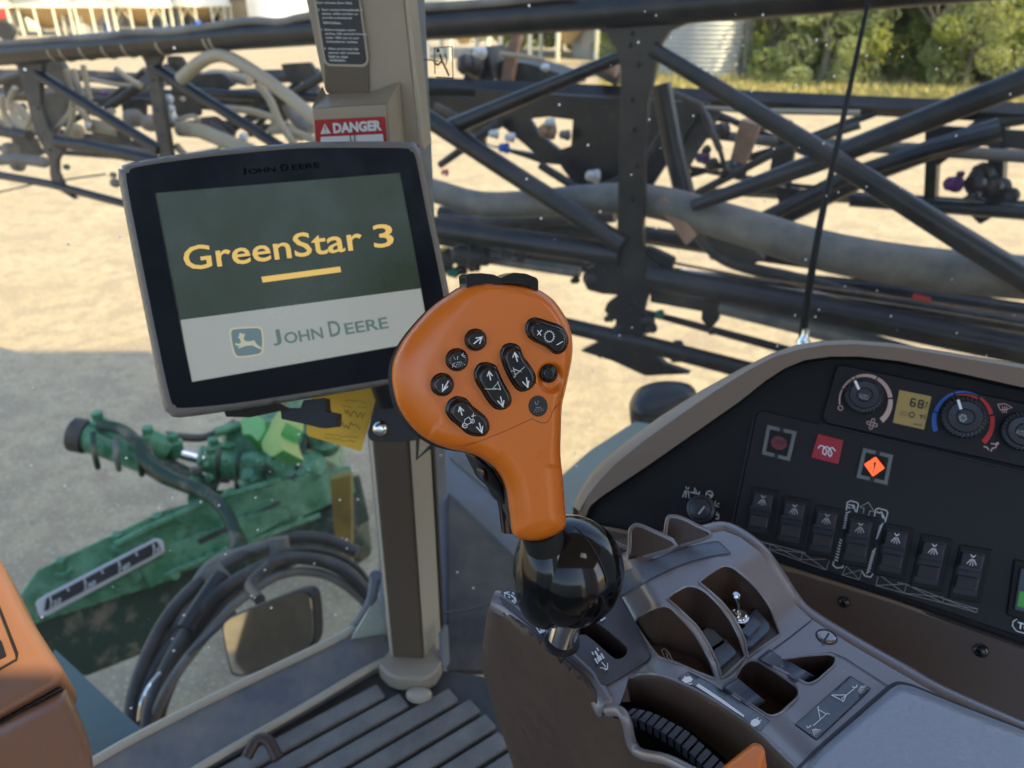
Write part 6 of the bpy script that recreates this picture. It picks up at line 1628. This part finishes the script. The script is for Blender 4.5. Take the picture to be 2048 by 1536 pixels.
for a in range(5):
    for s in range(3):
        x0 = 485 + (a - 2) * 4; y0 = 622
        dx, dy = (a - 1.2) * 11, 40 - max(0, a - 1) * 5
        t0 = .1 + s * .33
        L.append(ZJ([(x0 + dx * t0, y0 + dy * t0), (x0 + dx * (t0 + .16), y0 + dy * (t0 + .16))]))
mk('spray_icon', ribbon(L, pxframe(JP, HF + .0048), .8), 'icon_white', lv)
L = [ZJ([(950, 868), (958, 888)]), ZJ([(972, 865), (968, 886)]), ZJ([(958, 888), (966, 888)])]
for a in range(5):
    for s in range(3):
        x0 = 972 + (a - 2) * 4; y0 = 900; dx, dy = (a - 1.6) * 12, 38 - max(0, a - 1) * 4; t0 = .1 + s * .33
        L.append(ZJ([(x0 + dx * t0, y0 + dy * t0), (x0 + dx * (t0 + .16), y0 + dy * (t0 + .16))]))
mk('spray_icon', ribbon(L, pxframe(JP, HF + .0009), .8), 'icon_grey', lv)
# black paddle on top
TP = Plane(JP.hit(1000, 575, .006), JP.n)
pd = rnd([(933, 576), (931, 552), (940, 547), (962, 546), (988, 549), (1002, 556), (1016, 549), (1028, 545), (1052, 547), (1074, 556), (1077, 562), (1077, 582), (1050, 571), (1016, 567), (980, 572), (957, 580)], 3)
mk('top_paddle', slab(pd, TP, .016), 'gloss_black', lv, bevel=.0012, seg=3)
# black trigger at the back of the neck
TRG = plane3((960, 920, .445), (1020, 1010, .465), (1005, 930, .455))
mk('trigger', inflate(curve2([(950, 915), (966, 920), (990, 945), (1005, 975), (1016, 1005), (1018, 1012), (1008, 1010), (994, 985), (976, 968), (966, 950)], 4), TRG, 6, .002, 4, .012), 'rubber_black', lv, sharp=80)
mk('trigger', inflate(curve2([(964, 940), (972, 938), (976, 955), (974, 964), (966, 958)], 4), TRG, 4, .003, 3, .006, h=.002), 'gloss_black', lv, sharp=80)
mk('neck_back', tube([at(985, 925, .458), at(1012, 965, .468), at(1024, 1010, .474), at(1030, 1060, .476)], .0085, 14, smoothn=4), 'gloss_black', lv)
# collar, glossy ball and chromed rod
mk('collar', tube([at(1080, 1055, .462), at(1090, 1090, .470), at(1092, 1112, .475)], [.0125, .0122, .013], 28), 'rubber_black', lv)
bc = at(1140, 1142, .492)
bV, bF = ball((0, 0, 0), .0345, 56, 36)
ax_ = Vector((.25, .05, -1)).normalized()
V = []
for v in bV:
    # shoulder that sweeps up the left of the collar, rounder underneath
    q = v.copy()
    q.z *= 1.05
    k = max(0, -q.x * .9 + q.z * .5) / .0345
    q.x *= 1 - .05 * k
    V.append(bc + q)
mk('ball', (V, bF), 'gloss_black', lv, sharp=180)
cl = Vector((-.020, -.006, .006))
V2 = [bc + Vector((v.x * .62 - .0155, v.y * .80 - .003, v.z * 1.12 + .000)) for v in bV]
mk('ball_cover', (V2, bF), 'gloss_black', lv, sharp=180)
mk('ball_seam', tube([bc + Vector((.0352 * math.sin(a) * math.cos(.9), .0352 * math.sin(a) * math.sin(.9) * -1, .0362 * math.cos(a))) for a in [R_(k * 5 + 4) for k in range(14)]], .0004, 6), 'rubber_black', lv)
mk('rod', tube([at(1146, 1225, .492), at(1132, 1255, .496), at(1124, 1280, .500)], .0092, 28), 'chrome', lv)
mk('rod_washer', lathe(at(1124, 1281, .501), (0, 0, 1), [(.0115, -.003), (.0115, 0), (.0095, .001)], 28), 'rubber_black', lv)

# ================================================================ display
MPn = plane3((250, 340, .64), (850, 300, .69), (350, 830, .69))
ms = empty('display_monitor', MPn.hit(640, 820, -.03), 'black and silver touch screen display on an arm before the cab pillar', 'monitor')
mat('monitor_shell', (.20, .185, .165), .38, bump=.05, bscale=1500)
mat('monitor_bezel', (.004, .005, .010), .35, spec=.13, bump=.03, bscale=1500)
def screenmat(name, col, e, rough=.14):
    m = mat(name, col, rough); b = m.node_tree.nodes['Principled BSDF']
    b.inputs['Base Color'].default_value = (*[c * .35 for c in col], 1)
    b.inputs['Specular IOR Level'].default_value = .35
    b.inputs['Emission Color'].default_value = (*col, 1); b.inputs['Emission Strength'].default_value = e
    return m
screenmat('screen_green', (.034, .052, .032), .22)
screenmat('screen_white', (.33, .35, .33), .30)
screenmat('screen_yellow', (.60, .40, .10), .42, .4)
screenmat('screen_navy', (.02, .03, .06), .2, .4)
screenmat('screen_teal', (.10, .16, .14), .3, .4)
screenmat('badge_blue', (.10, .16, .18), .35, .4)
screenmat('badge_gold', (.42, .40, .28), .35, .4)
shell_o = [(237, 354), (243, 338), (259, 326), (395, 303), (552, 289), (630, 284), (809, 283), (833, 291), (846, 315), (864, 416), (884, 514), (905, 620), (918, 700), (915, 735), (895, 752), (786, 768), (630, 795), (473, 820), (360, 835), (337, 826), (325, 807), (300, 680), (268, 520)]
mk('shell', inflate(curve2(shell_o, 3), MPn, 9, .006, 9, .030, inward=.10), 'monitor_shell', ms, sharp=80)
ZM = lambda L: [(200 + x / 2.56, 260 + y / 2.56) for x, y in L]
bez = [(253, 362), (258, 346), (274, 334), (395, 316), (552, 300), (630, 296), (800, 296), (820, 302), (832, 318), (852, 420), (872, 514), (892, 620), (904, 700), (900, 728), (884, 742), (780, 757), (630, 782), (473, 806), (366, 816), (350, 810), (340, 795), (315, 680), (283, 520)]
scr = ZM([(280, 322), (1535, 218), (1600, 560), (1690, 1078), (470, 1292), (400, 950)])
bezc = curve2(bez, 3)
class Lift:
    def __init__(s, p, h): s.p, s.h = p, h
    def hit(s, x, y, h=0): return s.p.hit(x, y, s.h + h)
    def nrm(s, x, y): return s.p.n
G, W = pocketed(bezc, [scr], Lift(MPn, .0095), .0035, 16, floor=False, skirt=.003)
mk('bezel', G, 'monitor_bezel', ms)
mk('bezel_step', W, 'monitor_shell', ms)
gq = ZM([(280, 322), (1535, 218), (1600, 560), (1627, 813), (412, 972), (400, 950)])
gq = ZM([(276, 318), (1538, 214), (1604, 560), (1642, 811), (412, 973), (372, 800)])
wq = ZM([(412, 973), (1642, 811), (1692, 1082), (470, 1296)])
h0 = .0066
mk('screen', slab([gq[0], gq[1], gq[3], gq[4]], MPn, .001, h0), 'screen_green', ms)
mk('screen_band', slab(wq, MPn, .001, h0), 'screen_white', ms)
def mframe(bl, br, tl, h): return frame3(MPn, ZM([bl])[0], ZM([br])[0], ZM([tl])[0], h)
fx = mframe((436, 722), (1350, 612), (418, 598), h0 + .0008)
fx2 = mframe((1405, 606), (1508, 596), (1392, 487), h0 + .0008)
mk('title_edge', join(text('GreenStar', mframe((430, 728), (1356, 616), (412, 594), h0 + .0004), 0, 1, 0, 1, .030), text('3', mframe((1400, 610), (1514, 600), (1387, 482), h0 + .0004), 0, 1, 0, 1, .030)), 'screen_navy', ms)
mk('title', join(text('GreenStar', fx, 0, 1, 0, 1, .012), text('3', fx2, 0, 1, 0, 1, .012)), 'screen_yellow', ms)
mk('title_bar', slab(ZM([(826, 752), (1229, 699), (1235, 727), (833, 781)]), MPn, .0002, h0 + .0008), 'screen_yellow', ms)
def smallcaps(fr_, parts):
    G = ([], [])
    for s, u0, u1, v1 in parts: G = join(G, text(s, fr_, u0, u1, 0, v1, .02))
    return G
fx = mframe((890, 1106), (1480, 1014), (874, 1026), h0 + .0006)
mk('maker_name', smallcaps(fx, [('J', 0, .075, 1), ('OHN', .10, .435, .72), ('D', .49, .59, 1), ('EERE', .625, 1.0, .72)]), 'screen_teal', ms)
fx = mframe((728, 230), (1128, 192), (722, 196), .0099)
mk('maker_relief', smallcaps(fx, [('J', 0, .06, 1), ('OHN', .085, .43, .8), ('D', .50, .60, 1), ('EERE', .64, 1.0, .8)]), mat('relief_black', (.001, .001, .002), .6, spec=.05).name, ms)
bd = rnd(ZM([(660, 1015), (750, 1008), (832, 1006), (840, 1080), (836, 1150), (760, 1162), (690, 1168), (668, 1090)]), [10, 20, 10, 20, 10, 20, 10, 20])
cxb, cyb = ZM([(752, 1086)])[0]
mk('badge_rim', slab(bd, MPn, .0002, h0 + .0004), 'badge_gold', ms)
mk('badge', slab([(cxb + (x - cxb) * .9, cyb + (y - cyb) * .9) for x, y in bd], MPn, .0002, h0 + .0006), 'badge_blue', ms)
stag = ZM([(712, 1042), (722, 1038), (733, 1046), (742, 1040), (741, 1054), (734, 1064), (742, 1080), (762, 1082), (782, 1080), (790, 1074), (792, 1084), (806, 1100), (832, 1118), (828, 1124), (798, 1112), (782, 1102), (764, 1104), (744, 1106), (728, 1112), (712, 1118), (704, 1114), (722, 1104), (706, 1106), (690, 1098), (694, 1092), (716, 1094), (722, 1086), (716, 1068), (706, 1064), (712, 1056)])
mk('badge_deer', fills([stag], pxframe(MPn, h0 + .0009)), 'badge_gold', ms)
# mount below the display
mk('port_cover', slab(rnd([(448, 822), (560, 806), (580, 818), (500, 835), (452, 834)], 3), Plane(MPn.hit(500, 825, -.01), MPn.n), .01), 'gloss_black', ms, bevel=.001)
kp = Plane(at(615, 830, .72), (-.1, -.8, .5))
mk('wing_knob', slab(rnd([(560, 815), (600, 816), (606, 800), (650, 795), (652, 822), (674, 826), (673, 852), (640, 856), (600, 846), (562, 838)], 3), kp, .015), 'rubber_black', ms, bevel=.0015)
kp2 = Plane(at(770, 830, .78), (-.1, -.95, .3))
bk_ = empty('mounting_bracket', kp2.hit(768, 880), 'black steel bracket bolted to the pillar below the display', 'bracket')
mk('plate', slab(rnd([(760, 760), (840, 770), (842, 880), (800, 884), (740, 882), (734, 870)], 5), kp2, .006), 'rubber_black', bk_, bevel=.001)
mk('bolt', lathe(kp2.hit(761, 857), kp2.n, [(.0085, 0), (.0085, .002), (.006, .005), (.003, .006)], 18), 'chrome', bk_)
mk('arm', tube([kp2.hit(780, 800), MPn.hit(760, 740, -.03)], .014, 14), 'rubber_black', bk_)
mk('hook', tube([kp2.hit(x, y, .004) for x, y in [(836, 870), (834, 918), (864, 890), (862, 872)]], .0022, 8), 'rubber_black', bk_)
# yellow tag hanging behind the display
tgp = Plane(at(690, 840, .80), (.25, -.9, .35))
tgm = mk('paper_tag', slab(rnd([(628, 770), (762, 768), (722, 903), (616, 872), (612, 862)], 3), tgp, .0006), mat('tag_yellow', (.78, .46, .035), .6, var=.05, vscale=30).name, origin=tgp.hit(690, 780))
tag(tgm, 'yellow paper tag with dark handwriting hanging behind the display', 'paper tag')
rng = random.Random(9)
G = ([], [])
wr = pxframe(tgp, .0006)
L = []
def scrib(x0, y0, w, h, n, th):
    P = []
    for i in range(n):
        P.append((x0 + w * i / n + rng.uniform(-1, 1), y0 + h * rng.uniform(-.5, .5) + w * i / n * .12))
    return ribbon([P], wr, th)
for x0, y0, w, h, n, th in [(690, 800, 50, 3, 12, 1.0), (684, 812, 24, 3, 6, 1.0), (716, 814, 22, 3, 6, 1.0), (690, 826, 42, 14, 12, 2.0), (668, 848, 58, 13, 14, 2.0), (650, 868, 70, 4, 20, 1.0), (648, 876, 66, 4, 20, 1.0)]:
    G = join(G, scrib(x0, y0, w, h, n, th))
mk('handwriting', G, mat('ink', (.35, .19, .02), .7).name, tgm)

# ================================================================ steering column corner
SP_ = plane3((0, 1140, .64), (122, 1345, .57), (0, 1440, .54))
stc = empty('steering_column', SP_.hit(60, 1500, -.05), 'sunlit tan brown steering column shroud cut by the lower left corner', 'steering column')
mk('shroud', inflate(rnd([(-160, 1000), (-60, 1040), (2, 1120), (20, 1155), (60, 1235), (105, 1305), (128, 1340), (130, 1358), (118, 1374), (60, 1408), (0, 1442), (-160, 1530)], [4, 20, 16, 10, 10, 10, 10, 8, 10, 10, 10, 4]), SP_, 26, .014, 7, .03), 'column_brown', stc, sharp=80)
SP2 = plane3((0, 1450, .535), (130, 1380, .565), (185, 1530, .53))
mk('lower_shroud', inflate(rnd([(-160, 1535), (0, 1446), (60, 1412), (118, 1380), (132, 1376), (150, 1408), (172, 1462), (184, 1505), (188, 1560), (184, 1700), (-160, 1700)], [4, 6, 6, 6, 8, 12, 12, 12, 12, 4, 4]), SP2, 30, .016, 8, .04), 'column_brown', stc, sharp=80)
mk('joint', tube([SP_.hit(x, y, .002) for x, y in [(-100, 1500), (0, 1444), (60, 1411), (124, 1376)]], .0016, 6), 'switch_dark', stc)
mk('inset', slab(rnd([(-100, 1180), (-6, 1205), (34, 1306), (32, 1320), (-100, 1400)], 5), SP_, .0008, .0142), 'column_brown', stc)
mk('inset_line', tube([SP_.hit(x, y, .0148) for x, y in [(-20, 1180), (-4, 1210), (34, 1308), (33, 1319), (-60, 1372)]], .0010, 6, smoothn=0), 'switch_dark', stc)
mk('vent_slot', slab(rnd([(-60, 1262), (2, 1280), (12, 1310), (-60, 1345)], 3), SP_, .002, .0160), 'switch_dark', stc)
# rim of a pedal or boot edge on the floor at the bottom
bt = mk('door_handle', tube([FLOOR.hit(500, 1545) + Vector((0, 0, .03)), FLOOR.hit(522, 1520) + Vector((0, 0, .04)), FLOOR.hit(545, 1522) + Vector((0, 0, .04)), FLOOR.hit(562, 1548) + Vector((0, 0, .03))], .008, 10, smoothn=5), 'pocket_brown')
tag(bt, 'small dark brown looped grab at the bottom edge on the ribbed floor', 'floor loop')
bt.name = 'floor_loop'
# handling marks: patchy gloss on the moulded parts
for nm_, lo_, hi_, sc_ in (('lever_orange', .24, .46, 30), ('console_sheen', .28, .46, 22), ('monitor_bezel', .25, .5, 18), ('gloss_black', .07, .16, 60), ('console_wall', .34, .55, 20), ('screen_green', .22, .42, 12), ('screen_white', .22, .42, 12), ('pillar_tan', .3, .5, 14)):
    t = MATS[nm_].node_tree; b = t.nodes['Principled BSDF']
    tc = t.nodes.new('ShaderNodeTexCoord'); n_ = t.nodes.new('ShaderNodeTexNoise'); n_.inputs['Scale'].default_value = sc_; n_.inputs['Detail'].default_value = 7; n_.inputs['Roughness'].default_value = .7
    mr = t.nodes.new('ShaderNodeMapRange'); mr.inputs['From Min'].default_value = .35; mr.inputs['From Max'].default_value = .65
    mr.inputs['To Min'].default_value = lo_; mr.inputs['To Max'].default_value = hi_
    t.links.new(tc.outputs['Object'], n_.inputs['Vector']); t.links.new(n_.outputs['Fac'], mr.inputs[0]); t.links.new(mr.outputs[0], b.inputs['Roughness'])
# dust settled in specks on the console tops
for nm_, col_, sc_, th_ in (('console_sheen', (.36, .34, .32), 260, .88), ('console_wall', (.20, .165, .13), 240, .90), ('rubber_black', (.10, .10, .095), 300, .82)):
    t = MATS[nm_].node_tree; b = t.nodes['Principled BSDF']
    old = b.inputs['Base Color'].links[0].from_socket if b.inputs['Base Color'].links else None
    tc = t.nodes.new('ShaderNodeTexCoord'); vo = t.nodes.new('ShaderNodeTexVoronoi'); vo.inputs['Scale'].default_value = sc_
    t.links.new(tc.outputs['Object'], vo.inputs['Vector'])
    sp = t.nodes.new('ShaderNodeSeparateColor'); t.links.new(vo.outputs['Color'], sp.inputs[0])
    a_1 = t.nodes.new('ShaderNodeMath'); a_1.operation = 'GREATER_THAN'; a_1.inputs[1].default_value = th_; t.links.new(sp.outputs[0], a_1.inputs[0])
    a_2 = t.nodes.new('ShaderNodeMath'); a_2.operation = 'LESS_THAN'; a_2.inputs[1].default_value = .11; t.links.new(vo.outputs['Distance'], a_2.inputs[0])
    a_3 = t.nodes.new('ShaderNodeMath'); a_3.operation = 'MULTIPLY'; t.links.new(a_1.outputs[0], a_3.inputs[0]); t.links.new(a_2.outputs[0], a_3.inputs[1])
    mx = t.nodes.new('ShaderNodeMix'); mx.data_type = 'RGBA'
    c0 = tuple(b.inputs['Base Color'].default_value)
    mx.inputs['A'].default_value = c0
    if old: t.links.new(old, mx.inputs['A'])
    mx.inputs['B'].default_value = (*col_, 1)
    t.links.new(a_3.outputs[0], mx.inputs['Factor']); t.links.new(mx.outputs['Result'], b.inputs['Base Color'])
